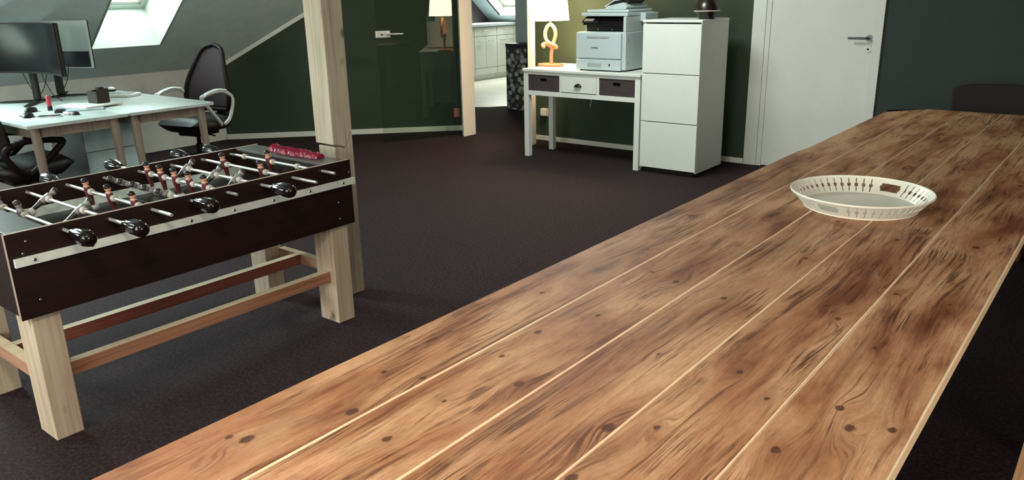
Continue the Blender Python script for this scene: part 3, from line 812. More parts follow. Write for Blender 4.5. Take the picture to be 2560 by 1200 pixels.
figA = figure_mesh('figure_grey_team', grey_fig, grey_fig, darkfig, darkfig, shoe)
figB = figure_mesh('figure_maroon_team', maroon, skin, maroon, hair, shoe)
def handle_bm():
    bm = NB()  # along local +x, fluted grip
    prof = [(0.0, 0.011), (0.006, 0.015), (0.012, 0.014), (0.022, 0.019), (0.045, 0.025), (0.075, 0.0285), (0.100, 0.029), (0.118, 0.026), (0.130, 0.016), (0.133, 0.0)]
    n = 24; rings = []
    for i, (x, r) in enumerate(prof):
        if r == 0: rings.append([bm.verts.new((x, 0, 0))]); continue
        fl = 0.22 if 3 <= i <= 6 else 0.0
        rings.append([bm.verts.new((x, r*(1-fl*(0.5-0.5*math.cos(8*2*PI*k/n)))*math.cos(2*PI*k/n), r*(1-fl*(0.5-0.5*math.cos(8*2*PI*k/n)))*math.sin(2*PI*k/n))) for k in range(n)])
    for a, b in zip(rings, rings[1:]):
        for k in range(n):
            f = bm.faces.new((a[k], a[(k+1) % n], b[0])) if len(b) == 1 else bm.faces.new((a[k], a[(k+1) % n], b[(k+1) % n], b[k])); f.smooth = True
    bm.faces.new(rings[0])
    me = bpy.data.meshes.new('handle_mesh'); bmesh.ops.recalc_face_normals(bm, faces=bm.faces[:]); bm.to_mesh(me); bm.free(); me.materials.append(plain('glossy_black_grip', (20, 14, 15), 0.12)); return me
hme = handle_bm()
bmb = NB(); lathe(bmb, [(0.0065, -0.010), (0.012, -0.010), (0.0135, -0.005), (0.012, 0.0), (0.012, 0.008), (0.0065, 0.010), (0.0065, -0.010)], 18, 0, M=Matrix.Rotation(R(90), 4, 'Y'))
bme = bpy.data.meshes.new('bumper_mesh'); bmb.to_mesh(bme); bmb.free(); bme.materials.append(plain('pale_bumper', (188, 184, 176), 0.5))
ZR = 0.733
rods = [ # y, team, x of players, tilt, near handle end/rod end x, far end
    ('A', (-3.246, -3.056), 12, ('h', -2.655), -3.50),
    ('A', (-3.232, -2.943), -58, ('h', -2.615), -3.49),
    ('B', (-3.218, -3.032, -2.842), 10, ('e', -2.585), ('H', -3.49)),
    ('A', (-3.272, -3.187, -3.088, -2.994, -2.890), 62, ('h', -2.688), -3.50),
    ('B', (-3.323, -3.212, -3.100, -2.990, -2.872), 8, ('e', -2.655), ('H', -3.56)),
    ('A', (-3.283, -3.061, -2.897), -55, ('h', -2.640), -3.49),
    ('B', (-3.223, -2.933), 12, ('e', -2.560), ('H', -3.53)),
    ('B', (-3.098,), 8, ('e', -2.632), ('H', -3.50))]
for i, (team, xs, tilt, nearh, far) in enumerate(rods):
    y = 1.022+0.152*i
    xn = nearh[1]; xf = far[1] if isinstance(far, tuple) else far
    bm = NB(); tube(bm, [(xf, 0, 0), (xn+(0.01 if nearh[0] == 'h' else 0), 0, 0)], 0.0062, 12)
    rod = link('rod', bm, rod_metal, ft, smooth=True); rod.location = (0, y, ZR); rod.rotation_euler = (R(tilt), 0, 0)
    rod['label'] = 'chrome rod with %s figures' % ('grey' if team == 'A' else 'maroon')
    if nearh[0] == 'h':
        h = bpy.data.objects.new('handle', hme); COL.objects.link(h); h.parent = rod; h.location = (xn, 0, 0)
    if isinstance(far, tuple):
        h = bpy.data.objects.new('handle', hme); COL.objects.link(h); h.parent = rod; h.location = (xf, 0, 0); h.rotation_euler = (0, 0, PI)
    for x in xs:
        p = bpy.data.objects.new('player_figure', figA if team == 'A' else figB); COL.objects.link(p); p.parent = rod; p.location = (x, 0, 0)
        b = bpy.data.objects.new('bumper', bme); COL.objects.link(b); b.parent = rod; b.location = (x+0.03, 0, 0)
    if i == 7:
        for x in (-3.29, -2.885):
            b = bpy.data.objects.new('bumper', bme); COL.objects.link(b); b.parent = rod; b.location = (x, 0, 0)
for k in range(8):   # bearing rings where the rods leave the panels
    bm = NB(); Mx = Matrix.Translation((FX1, 1.022+0.152*k, ZR)) @ Matrix.Rotation(R(90), 4, 'Y'); lathe(bm, [(0.0075, 0.004), (0.012, 0.003), (0.013, 0), (0.0075, 0)], 16, 0, M=Mx); link('bearing', bm, black_plastic, sp1, smooth=True)

# pink ribbed strip on the far end shelf
t = T('pink_plastic_strip', 'crumpled translucent pink plastic strip lying on the far end of the foosball table', 'plastic strip', (0, 0, ZT))
g = NG('pink_film'); g.b.inputs['Base Color'].default_value = (*lin((138, 24, 56)), 1); g.b.inputs['Roughness'].default_value = 0.35; g.b.inputs['Transmission Weight'].default_value = 0.15
pink_m = g.m
bm = NB(); rnd = random.Random(3)
N = 46; rings = []
for i in range(N+1):
    s = i/N; x = -3.205+0.355*s; yc = 2.187-0.012*math.sin(3*s)+0.004*math.sin(20*s)
    w = 0.028*(0.75+0.25*math.sin(PI*min(1, s*1.2)))+0.004*(i % 2)+(0.004 if s < 0.1 else 0); h = 0.024*(0.8+0.35*math.sin(PI*s)) + 0.005*(i % 2)+(0.008 if s < 0.08 else 0)
    ring = []
    for k in range(10):
        a = PI*k/9
        ring.append(bm.verts.new((x+rnd.uniform(-.0015, .0015), yc+w*math.cos(a)+rnd.uniform(-.002, .002), max(0.0005, h*math.sin(a)**0.8+rnd.uniform(-.0025, .0025)))))
    rings.append(ring)
for a, b in zip(rings, rings[1:]):
    for k in range(9): bm.faces.new((a[k], a[k+1], b[k+1], b[k]))
    bm.faces.new((a[9], a[0], b[0], b[9]))
bm.faces.new(rings[0]); bm.faces.new(rings[-1])
link('film', bm, pink_m, t, smooth=True)
# hook-like pale block seen at the post foot

# ------------------------------------------------------------------ big plank table
TX = [-1.2080, -1.0085, -0.8120, -0.6135, -0.4150, -0.2060]
TZ = 0.725; TY0 = -0.9; TY1 = 5.30
KN = [(-1.109, 0.64, .016, 1), (-1.140, 0.625, .008, 1), (-1.033, 0.81, .015, -1), (-1.104, 0.954, .008, 1), (-1.022, 0.982, .008, 1), (-1.104, 1.492, .009, -1), (-1.12, 2.35, .012, 1), (-1.08, 3.2, .013, 1), (-1.06, 1.95, .008, 1), (-1.09, 4.1, .012, -1),
      (-0.914, 0.785, .011, -1), (-0.958, 1.151, .009, 1), (-0.925, 0.939, .006, 1), (-0.853, 1.075, .013, 1), (-0.969, 1.293, .012, 1), (-0.954, 1.787, .008, 1), (-0.867, 1.755, .013, -1), (-0.90, 2.5, .012, 1), (-0.92, 3.3, .012, -1), (-0.912, 1.45, .009, 1), (-0.9, 4.3, .012, 1),
      (-0.631, 1.041, .017, 1), (-0.700, 1.35, .006, 1), (-0.72, 1.72, .012, -1), (-0.70, 2.55, .010, 1), (-0.72, 3.5, .013, 1), (-0.66, 2.13, .008, 1), (-0.75, 4.4, .012, 1),
      (-0.563, 1.091, .008, 1), (-0.597, 0.88, .014, 1), (-0.449, 1.30, .007, 1), (-0.531, 1.372, .009, -1), (-0.458, 1.752, .010, 1), (-0.504, 1.813, .008, 1), (-0.5, 2.45, .010, -1), (-0.52, 3.6, .012, 1), (-0.5, 4.5, .012, 1),
      (-0.373, 1.144, .012, 1), (-0.392, 1.988, .008, 1), (-0.273, 1.987, .007, 1), (-0.331, 1.344, .012, 1), (-0.297, 1.285, .014, 1), (-0.238, 1.320, .011, -1), (-0.350, 1.64, .006, 1), (-0.3, 2.5, .013, 1), (-0.3, 3.4, .014, -1)]
ST = [(-1.12, 2.75, .05, .22, .5), (-1.15, 3.4, .05, .2, .5), (-1.07, 0.62, .02, .25, .4),
      (-0.89, 1.98, .06, .16, .55), (-0.87, 3.0, .06, .14, .55), (-0.93, 2.4, .04, .2, .4),
      (-0.745, 1.50, .045, .35, .8), (-0.70, 1.62, .05, .16, .9), (-0.76, 2.15, .035, .4, .8), (-0.74, 2.9, .05, .12, .6), (-0.68, 3.4, .06, .2, .7), (-0.78, 1.05, .03, .3, .7),
      (-0.48, 2.4, .07, .2, .5), (-0.52, 3.1, .06, .1, .7), (-0.585, 0.98, .03, .12, .5), (-0.56, 3.5, .05, .15, .4),
      (-0.26, 2.10, .04, .16, .8), (-0.33, 2.30, .05, .10, .8), (-0.3, 2.85, .06, .14, .75), (-0.31, 1.15, .05, .12, .5), (-0.37, 1.55, .015, .18, .8), (-0.27, 1.45, .04, .10, .5), (-0.29, 1.8, .03, .12, .7)]
pt = T('plank_table', 'long brown plank-topped wooden table with pale seams between its five planks', 'table', (0, 0, 0))
pale_ch = plain('pale_raw_chamfer', (236, 214, 186), 0.6, var=0.08, vscale=30)
pale_side = wood('pale_plank_side', (236, 206, 168), (206, 164, 122), 'Y', 0.8, 0.6, 0.7, False, 2.0)
for i in range(5):
    x0, x1 = TX[i], TX[i+1]
    kn = [k for k in KN if x0-0.01 < k[0] < x1+0.01]; stn = [s for s in ST if x0 < s[0] < x1]
    m = table_wood('brushed_plank_%d' % (i+1), kn, stn, 3.7*i+1.3)
    bm = NB(); c = 0.0034; g0 = 0.0004
    xa, xb = x0+(0 if i == 0 else g0), x1-(0 if i == 4 else g0)
    prof = [(xa, TZ-0.031), (xb, TZ-0.031), (xb, TZ-c), (xb-c*0.8, TZ), (xa+c*0.8, TZ), (xa, TZ-c)]
    y1 = TY1 - (0.0 if i else 0.0)
    # cut into lengths along y so that slightly irregular edges follow
    n = 40; rings = []
    rr = random.Random(i)
    for k in range(n+1):
        y = TY0+(y1-TY0)*k/n
        dx = rr.uniform(-.0006, .0006)
        ring = []
        for j, (px, pz) in enumerate(prof):
            w = px
            if j in (3, 4): w = px + (dx if j == 4 else -dx)
            if i == 0 and j in (0, 5, 4) and y > 3.70: w += 0.014
            if i == 0 and k == n: yy = y-0.24*(1 if j in (0, 4, 5) else 0)
            else: yy = y
            ring.append(bm.verts.new((w, yy, pz)))
        rings.append(ring)
    for a, b in zip(rings, rings[1:]):
        for j in range(6):
            f = bm.faces.new((a[j], a[(j+1) % 6], b[(j+1) % 6], b[j]))
            f.material_index = {2: 1, 4: 1, 1: 2, 5: 2}.get(j, 0)
    for ring in (rings[0], rings[-1]):
        f = bm.faces.new(ring); f.material_index = 2
    link('plank', bm, [m, pale_ch, pale_side], pt)
tleg = wood('table_leg_wood', (120, 76, 48), (84, 48, 30), 'Z', 0.8, 0.6, 0.7, False, 2.0)
for (x, y) in ((-1.02, -0.5), (-0.42, -0.5), (-1.02, 2.2), (-0.42, 2.2), (-1.02, 4.9), (-0.42, 4.9)):
    link('leg', cube(x-0.045, x+0.045, y-0.045, y+0.045, 0, TZ-0.092), tleg, pt, bev=0.003)
bm = NB()
for (y) in (-0.5, 2.2, 4.9): box(bm, -1.065, -0.375, y-0.03, y+0.03, TZ-0.091, TZ-0.0315)
link('cross_beam', bm, tleg, pt)

# ------------------------------------------------------------------ oval white tray
t = T('serving_tray', 'white oval tray with pierced slots around its rim on the plank table', 'tray', (-0.700, 2.785, TZ))
t.scale = (0.935, 0.935, 1.18)
t.rotation_euler = (0, 0, R(12))
tray_m = plain('white_melamine', (226, 224, 212), 0.35, var=0.01); tray_in = plain('tray_floor_grey_white', (218, 220, 208), 0.4, var=0.03)
AX, AY = 0.235, 0.235
bm = NB(); n = 120
def ring(rx, z): return [bm.verts.new((rx*math.cos(2*PI*k/n), rx*math.sin(2*PI*k/n), z)) for k in range(n)]
r0 = ring(0.196, 0.0); r1 = ring(0.196, 0.004)
f = bm.faces.new(r0); f = bm.faces.new(r1[::-1]); f.material_index = 1
for k in range(n): bm.faces.new((r0[k], r0[(k+1) % n], r1[(k+1) % n], r1[k]))
link('tray_floor', bm, [tray_m, tray_in], t)
# pierced rim wall as a grid with removed cells
bm = NB()
NU = 312; prof = [0.0, 0.10, 0.26, 0.40, 0.60, 0.74, 0.90, 1.0]
def wall(u, v, off):
    a = 2*PI*u/NU; rr = 0.196+(0.243-0.196)*v+off; z = 0.003+0.042*v
    return (rr*math.cos(a), rr*math.sin(a), z)
def hole(u, j):
    uu = u % NU
    ang = uu*360.0/NU
    for hc in (64.0, 244.0):   # hand grips
        da = (ang-hc+180) % 360-180
        if abs(da) < 15.5: return 2 <= j <= 4 and abs(da) < (10.5 if j == 3 else 9.3)
    ph = uu % 6
    if ph in (0,): return 1 <= j <= 5
    if ph in (5, 1): return j == 3
    return False
grid = {}
for off in (0, -0.0025):
    for u in range(NU):
        for j, v in enumerate(prof): grid[(u, j, off)] = bm.verts.new(wall(u, v, off))
def q(*ks):
    bm.faces.new([grid[k] for k in ks])
for u in range(NU):
    u2 = (u+1) % NU
    for j in range(len(prof)-1):
        if hole(u, j): continue
        q((u, j, 0), (u2, j, 0), (u2, j+1, 0), (u, j+1, 0)); q((u, j, -0.0025), (u, j+1, -0.0025), (u2, j+1, -0.0025), (u2, j, -0.0025))
        for (du, dj, e) in ((1, 0, ((u2, j), (u2, j+1))), (-1, 0, ((u, j), (u, j+1))), (0, 1, ((u, j+1), (u2, j+1))), (0, -1, ((u, j), (u2, j)))):
            nu, nj = (u+du) % NU, j+dj
            if nj < 0 or nj >= len(prof)-1 or hole(nu, nj):
                a, b = e; q((a[0], a[1], 0), (b[0], b[1], 0), (b[0], b[1], -0.0025), (a[0], a[1], -0.0025))
link('pierced_rim', bm, tray_m, t)
bm = NB(); tube(bm, [(0.2425*math.cos(2*PI*k/96), 0.2425*math.sin(2*PI*k/96), 0.0455) for k in range(96)], 0.0032, 8, closed=True)
link('lip', bm, tray_m, t, smooth=True)

# ------------------------------------------------------------------ bench beside the table
t = T('wooden_bench', 'pale wooden bench standing along the plank table', 'bench', (0, 0, 0))
bench_w = wood('bench_wood', (196, 154, 116), (150, 104, 70), 'Y', 0.8, 0.6, 0.8, True, 6.0)
link('seat', cube(-0.078, 0.22, 0.3, 2.9, 0.415, 0.45), bench_w, t, bev=0.004)
for y in (0.5, 2.7):
    for x in (-0.03, 0.17): link('leg', cube(x-0.03, x+0.03, y-0.03, y+0.03, 0, 0.4145), bench_w, t, bev=0.003)

# ------------------------------------------------------------------ dark upholstered chair at the head of the table
t = T('upholstered_chair', 'dark maroon upholstered chair at the far head of the plank table', 'chair', (-0.73, 5.55, 0))
up = plain('dark_maroon_upholstery', (20, 6, 6), 0.85, var=0.15, vscale=80)
bm = NB()
nx, nz = 12, 8; F = {}
for side in (0, 1):
    for i in range(nx+1):
        for j in range(nz+1):
            u = i/nx*2-1; v = j/nz
            x = u*(0.245-0.012*(1-v)); 
            z = 0.46+0.375*v; 
            if j == nz: z -= 0.012*abs(u)**4 * 2 - 0.006*u
            y = 0.20+0.06*v - 0.03*(1-u*u)*-1*0.6 + (0.035 if side else 0)
            F[(side, i, j)] = bm.verts.new((x, y, z))
for i in range(nx):
    for j in range(nz):
        bm.faces.new((F[0, i, j], F[0, i+1, j], F[0, i+1, j+1], F[0, i, j+1])); bm.faces.new((F[1, i, j], F[1, i, j+1], F[1, i+1, j+1], F[1, i+1, j]))
for i in range(nx):
    bm.faces.new((F[0, i, 0], F[1, i, 0], F[1, i+1, 0], F[0, i+1, 0])); bm.faces.new((F[0, i, nz], F[0, i+1, nz], F[1, i+1, nz], F[1, i, nz]))
for j in range(nz):
    bm.faces.new((F[0, 0, j], F[0, 0, j+1], F[1, 0, j+1], F[1, 0, j])); bm.faces.new((F[0, nx, j], F[1, nx, j], F[1, nx, j+1], F[0, nx, j+1]))
link('backrest', bm, up, t, smooth=True, bev=0.012, seg=3)
bm = NB(); prism(bm, rrect(0, 0, 0.46, 0.44, 0.06), 0.42, 0.49); link('seat', bm, up, t, bev=0.015, seg=3)
for (a, b) in ((-1, -1), (1, -1), (-1, 1), (1, 1)):
    bm = NB(); tube(bm, [(a*0.18, b*0.17, 0.42), (a*0.21, b*0.21, 0)], [0.016, 0.011], 10); link('leg', bm, black_plastic, t)

# ------------------------------------------------------------------ desks by the knee wall
desk_top_m = wood('whitewashed_desktop', (180, 188, 184), (156, 164, 160), 'X', 0.6, 0.3, 0.5, False, 4.0)
desk_leg_m = wood('oiled_beech', (136, 124, 110), (104, 94, 82), 'Z', 0.8, 0.6, 0.7, False, 7.0)
desk_edge = plain('desk_edge', (186, 192, 184), 0.5)
def make_desk(label, x1, y0):
    t = T('desk', label, 'desk', (x1, y0, 0), group='two facing white desks')
    L, W = 1.48, 0.64
    bm = NB(); prism(bm, rrect(-L/2, W/2, L, W, 0.02, 4), 0.700, 0.722); link('desk_top', bm, desk_top_m, t, bev=0.003)
    link('apron', (lambda b: (box(b, -L+0.12, -0.12, 0.05, 0.07, 0.63, 0.6995), box(b, -L+0.12, -0.12, W-0.07, W-0.05, 0.63, 0.6995), box(b, -0.10, -0.08, 0.10, W-0.10, 0.63, 0.6995), box(b, -L+0.08, -L+0.10, 0.10, W-0.10, 0.63, 0.6995), b)[-1])(NB()), desk_leg_m, t)
    for (sx, sy) in ((-0.09, 0.07), (-0.09, W-0.07), (-L+0.09, 0.07), (-L+0.09, W-0.07)):
        ox = 0.04 if sx > -0.5 else -0.04; oy = -0.0 if sy < 0.3 else 0.0
        bm = NB(); tube(bm, [(sx, sy, 0.6995), (sx+ox*0.3, sy+oy, 0.45), (sx+ox, sy+oy, 0)], [0.030, 0.027, 0.017], 14); link('leg', bm, desk_leg_m, t, smooth=True)
    return t
make_desk('white-topped desk with splayed wooden legs nearer to the foosball table, black chair tucked under it', -5.36, 1.925)
make_desk('white-topped desk with splayed wooden legs facing the green wall side, grey mesh chair behind it', -5.375, 2.575)

# pedestal under the desks
t = T('drawer_pedestal', 'pale blue-grey drawer pedestal under the desks between the wooden legs', 'pedestal', (-5.80, 2.42, 0))
ped = plain('pedestal_grey_blue', (168, 192, 196), 0.5)
link('body', cube(-0.55, 0, 0, 0.42, 0.03, 0.622), plain('pedestal_side_shaded', (104, 102, 108), 0.6), t, bev=0.003)  # sides darker than the drawers: shade of that face put into the colour
for k in range(3):
    d_ = link('drawer', cube(0.0005, 0.016, 0.004, 0.416, 0.045+0.192*k, 0.232+0.192*k), ped, t, bev=0.003)
bm = NB(); box(bm, -0.53, -0.02, 0.02, 0.40, 0, 0.03); link('plinth', bm, black_plastic, t)
t = T('storage_box', 'low white box on the floor beyond the black desk chair', 'box', (-6.55, 1.65, 0))
link('body', cube(-0.25, 0.25, -0.5, 0.45, 0, 0.26), white_lacquer, t, bev=0.005); link('lid', cube(-0.255, 0.255, -0.505, 0.455, 0.26, 0.30), white_lacquer, t, bev=0.006)

# ------------------------------------------------------------------ monitors
def make_monitor(label, loc, rz, shiny_back, Wm=0.84, sdx=0.0):
    t = T('monitor', label, 'monitor', loc, rz, group=None)
    Hm, Rr = 0.365, 1.1
    zb = 0.225
    def pt(u, yoff, z):
        a = u*Wm/2/Rr
        return (math.sin(a)*(Rr-yoff), -(Rr-(Rr-yoff)*math.cos(a)) + 0.0, z)   # screen faces local -y, concave
    # centre at y=0, ends come forward (-y)
    def shell(d0, d1, x0, x1, z0, z1, n=24, mat=0):
        bm = NB(); R_ = []
        for i in range(n+1):
            u = x0+(x1-x0)*i/n; a = u*Wm/2/Rr
            def P(d, z): return (math.sin(a)*(Rr+d), Rr*0-(Rr)+(Rr+d)*math.cos(a), z)
            R_.append([bm.verts.new(P(d, z)) for d, z in ((d0, z0), (d1, z0), (d1, z1), (d0, z1))])
        for a_, b_ in zip(R_, R_[1:]):
            for k in range(4):
                f = bm.faces.new((a_[k], a_[(k+1) % 4], b_[(k+1) % 4], b_[k]))
        bm.faces.new(R_[0]); bm.faces.new(R_[-1]); return bm
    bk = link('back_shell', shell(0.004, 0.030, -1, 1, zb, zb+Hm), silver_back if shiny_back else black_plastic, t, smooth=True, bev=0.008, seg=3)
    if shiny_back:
        link('dark_reflection_panel', shell(0.0302, 0.036, -0.97, 0.97, zb+0.01, zb+0.13), plain('monitor_reflection_dark', (44, 44, 54), 0.3), t, smooth=True, bev=0.003)  # dark panel below the pale shell paints the bright-to-dark reflection
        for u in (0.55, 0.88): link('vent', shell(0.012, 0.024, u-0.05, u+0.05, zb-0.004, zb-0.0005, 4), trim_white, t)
    link('bezel', shell(-0.002, 0.004, -1, 1, zb, zb+Hm), black_plastic, t, smooth=True)
    link('screen', shell(-0.0035, -0.002, -0.985, 0.985, zb+0.014, zb+Hm-0.008), black_gloss, t, smooth=True)
    bm = NB(); prism(bm, [(sdx-0.035, 0.02), (sdx+0.035, 0.02), (sdx+0.03, 0.35), (sdx-0.03, 0.35)], 0.045, 0.075, 'y'); link('stand_column', bm, black_plastic, t, bev=0.006)
    bm = NB(); box(bm, sdx-0.05, sdx+0.05, 0.030 if not sdx else 0.012, 0.05, 0.28, 0.40); link('mount', bm, black_plastic, t)
    bm = NB()
    tube(bm, [(0, 0.06, 0.012), (-0.15, -0.08, 0.010), (-0.24, -0.17, 0.008)], [0.030, 0.024, 0.014], 10, flat=((0, 0, 1), 0.28))
    tube(bm, [(0, 0.06, 0.012), (0.15, -0.08, 0.010), (0.24, -0.17, 0.008)], [0.030, 0.024, 0.014], 10, flat=((0, 0, 1), 0.28))
    tube(bm, [(0, 0.04, 0.012), (0, 0.14, 0.010)], [0.032, 0.022], 10, flat=((0, 0, 1), 0.28))
    for v in bm.verts: v.co.x += sdx
    link('foot', bm, black_plastic, t, smooth=True)
    bm = NB()
    tube(bm, smooth_path([(-0.14, 0.05, 0.26), (-0.13, 0.08, 0.14), (-0.06, 0.09, 0.05), (-0.02, 0.13, 0.010)], 5), 0.003, 6)
    for v in bm.verts: v.co.x += sdx
    link('cable', bm, black_plastic, t, smooth=True)
    bm = NB()
    tube(bm, smooth_path([(0.12, 0.05, 0.26), (0.11, 0.08, 0.16), (0.13, 0.11, 0.06), (0.15, 0.16, 0.004)], 5), 0.003, 6)
    for v in bm.verts: v.co.x += sdx
    link('cable', bm, black_plastic, t, smooth=True)
    return t
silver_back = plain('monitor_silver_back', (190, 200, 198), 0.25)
make_monitor('wide black curved monitor showing its dark screen on the desk with the black chair', (-6.42, 2.46, 0.7225), R(8), False, 0.96, -0.20)
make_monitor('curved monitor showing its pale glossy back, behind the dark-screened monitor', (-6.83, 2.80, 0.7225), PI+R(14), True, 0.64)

# ------------------------------------------------------------------ things on the desks
DZ = 0.7222
t = T('desk_organizer', 'dark brown desk organizer box on a stack of papers', 'desk organizer', (-5.985, 2.66, DZ+0.020), R(10))
bm = NB(); box(bm, -0.055, 0.055, -0.05, -0.044, 0.0, 0.085); box(bm, -0.055, 0.055, 0.044, 0.05, 0.0, 0.10); box(bm, -0.055, -0.049, -0.044, 0.044, 0.0, 0.085); box(bm, 0.049, 0.055, -0.044, 0.044, 0.0, 0.10); box(bm, -0.049, 0.049, -0.044, 0.044, 0, 0.006); box(bm, 0.0, 0.006, -0.044, 0.044, 0.006, 0.095)
link('compartments', bm, plain('dark_brown_leather', (24, 10, 9), 0.6), t, bev=0.002)
bm = NB(); box(bm, 0.012, 0.046, -0.02, 0.02, 0.006, 0.112); link('card_stack', bm, black_plastic, t)
def sheet(name, label, cat, x, y, z, w, l, h, rz, mat, **k):
    bm = NB(); prism(bm, rrect(0, 0, w, l, min(w, l)*0.03, 2), 0, h)
    o = link(name, bm, mat, None, bev=min(h*0.2, 0.002)); o.location = (x, y, z); o.rotation_euler = (0, 0, rz); return tag(o, label, cat, **k)
paper_m = plain('paper', (210, 212, 204), 0.7, var=0.04); mag = plain('blue_grey_magazine', (150, 166, 172), 0.5, var=0.2, vscale=16)
sheet('magazine', 'blue-grey magazine lying at the bottom of the paper stack on the desk', 'magazine', -5.88, 2.47, DZ, 0.22, 0.30, 0.008, R(-20), mag)
sheet('notebook', 'white notebook in the paper stack under the dark desk organizer', 'notebook', -5.95, 2.60, DZ+0.0085, 0.24, 0.31, 0.011, R(14), paper_m)
sheet('paper_sheet', 'white folded paper leaning beside the dark desk organizer', 'paper', -6.22, 2.56, DZ, 0.12, 0.17, 0.003, R(25), paper_m)
t = T('standing_card', 'white folded card standing behind the dark desk organizer', 'card', (-6.18, 2.74, DZ), R(35))
bm = NB(); prism(bm, [(-0.03, 0), (-0.026, 0), (0, 0.068), (0.026, 0), (0.03, 0), (0.001, 0.075), (-0.001, 0.075)], -0.05, 0.05, 'x'); link('folded_card', bm, paper_m, t)
t = T('red_marker', 'red capped marker standing upright on the desk', 'marker', (-6.02, 2.33, DZ))
bm = NB(); lathe(bm, [(0, 0), (0.016, 0), (0.016, 0.03), (0.0145, 0.032), (0, 0.032)], 20); link('base', bm, black_plastic, t, smooth=True)
bm = NB(); lathe(bm, [(0, 0.032), (0.0145, 0.032), (0.0145, 0.098), (0.010, 0.105), (0, 0.105)], 20); link('barrel', bm, plain('red_plastic', (178, 44, 60), 0.35), t, smooth=True)
def blob(name, label, cat, x, y, z, a, b, h, rz, mat, **k):
    bm = NB(); lathe(bm, [(0, 0), (0.9, 0), (1, 0.25), (0.92, 0.6), (0.6, 0.92), (0, 1.0)], 24)
    for v in bm.verts: v.co.x *= a; v.co.y *= b; v.co.z *= h
    o = link(name, bm, mat, None, smooth=True); o.location = (x, y, z); o.rotation_euler = (0, 0, rz); return tag(o, label, cat, **k)
blob('computer_mouse', 'black computer mouse on the desk in front of the monitor stand', 'mouse', -6.06, 2.22, DZ, 0.030, 0.055, 0.034, R(30), black_plastic)
blob('eyeglasses_case', 'dark oval glasses case near the desk edge', 'case', -5.80, 2.10, DZ+0.0, 0.035, 0.065, 0.030, R(60), black_plastic)
t = T('smartphone', 'grey smartphone lying among the clutter at the desk edge', 'phone', (-5.68, 2.185, DZ), R(-35))
bm = NB(); prism(bm, rrect(0, 0, 0.07, 0.145, 0.008), 0, 0.008); link('case', bm, plain('phone_case', (184, 188, 184), 0.4), t)
bm = NB(); prism(bm, rrect(0, 0, 0.063, 0.135, 0.006), 0.008, 0.009); link('screen', bm, black_gloss, t)
sheet('note_pad', 'small white note pad beside the glasses case', 'note pad', -5.93, 2.10, DZ, 0.10, 0.10, 0.008, R(20), paper_m)
sheet('calculator', 'dark small calculator beside the red marker', 'calculator', -5.86, 2.33, DZ, 0.055, 0.11, 0.016, R(60), black_plastic)
sheet('eraser', 'white eraser block between the calculator and the phone', 'eraser', -5.70, 2.30, DZ, 0.03, 0.10, 0.014, R(70), paper_m)
blob('tape_roll', 'small dark round tape roll near the middle of the desk edge', 'tape', -5.62, 2.33, DZ, 0.024, 0.024, 0.022, 0, black_plastic)
# keyboard on the far desk
t = T('keyboard', 'white curved keyboard with grey key rows on the far desk', 'keyboard', (-6.42, 3.02, DZ), R(28))
bm = NB(); prism(bm, rrect(0, 0, 0.30, 0.19, 0.05, 6), 0, 0.022); link('case', bm, white_lacquer, t, bev=0.006, seg=3)
bm = NB()
for rr_ in range(4):
    for cc in range(10):
        if abs(cc-4.5)+rr_*0.3 > 5.0: continue
        box(bm, -0.125+cc*0.0255, -0.125+cc*0.0255+0.021, -0.062+rr_*0.034, -0.062+rr_*0.034+0.024, 0.022, 0.027)
o = link('keys', bm, plain('grey_keys', (150, 154, 150), 0.5), t)
t = T('wireless_mouse', 'small grey mouse with a white top at the back of the far desk', 'mouse', (-6.83, 3.15, DZ), R(40))
bm = NB(); lathe(bm, [(0, 0), (0.033, 0), (0.036, 0.010), (0.034, 0.018), (0, 0.018)], 24); link('base', bm, black_plastic, t, smooth=True)
bm = NB(); lathe(bm, [(0.034, 0.018), (0.028, 0.030), (0.012, 0.037), (0, 0.038)], 24); bm.faces.new([v for v in bm.verts if abs(v.co.z-0.018) < 1e-6]); link('shell', bm, white_lacquer, t, smooth=True)

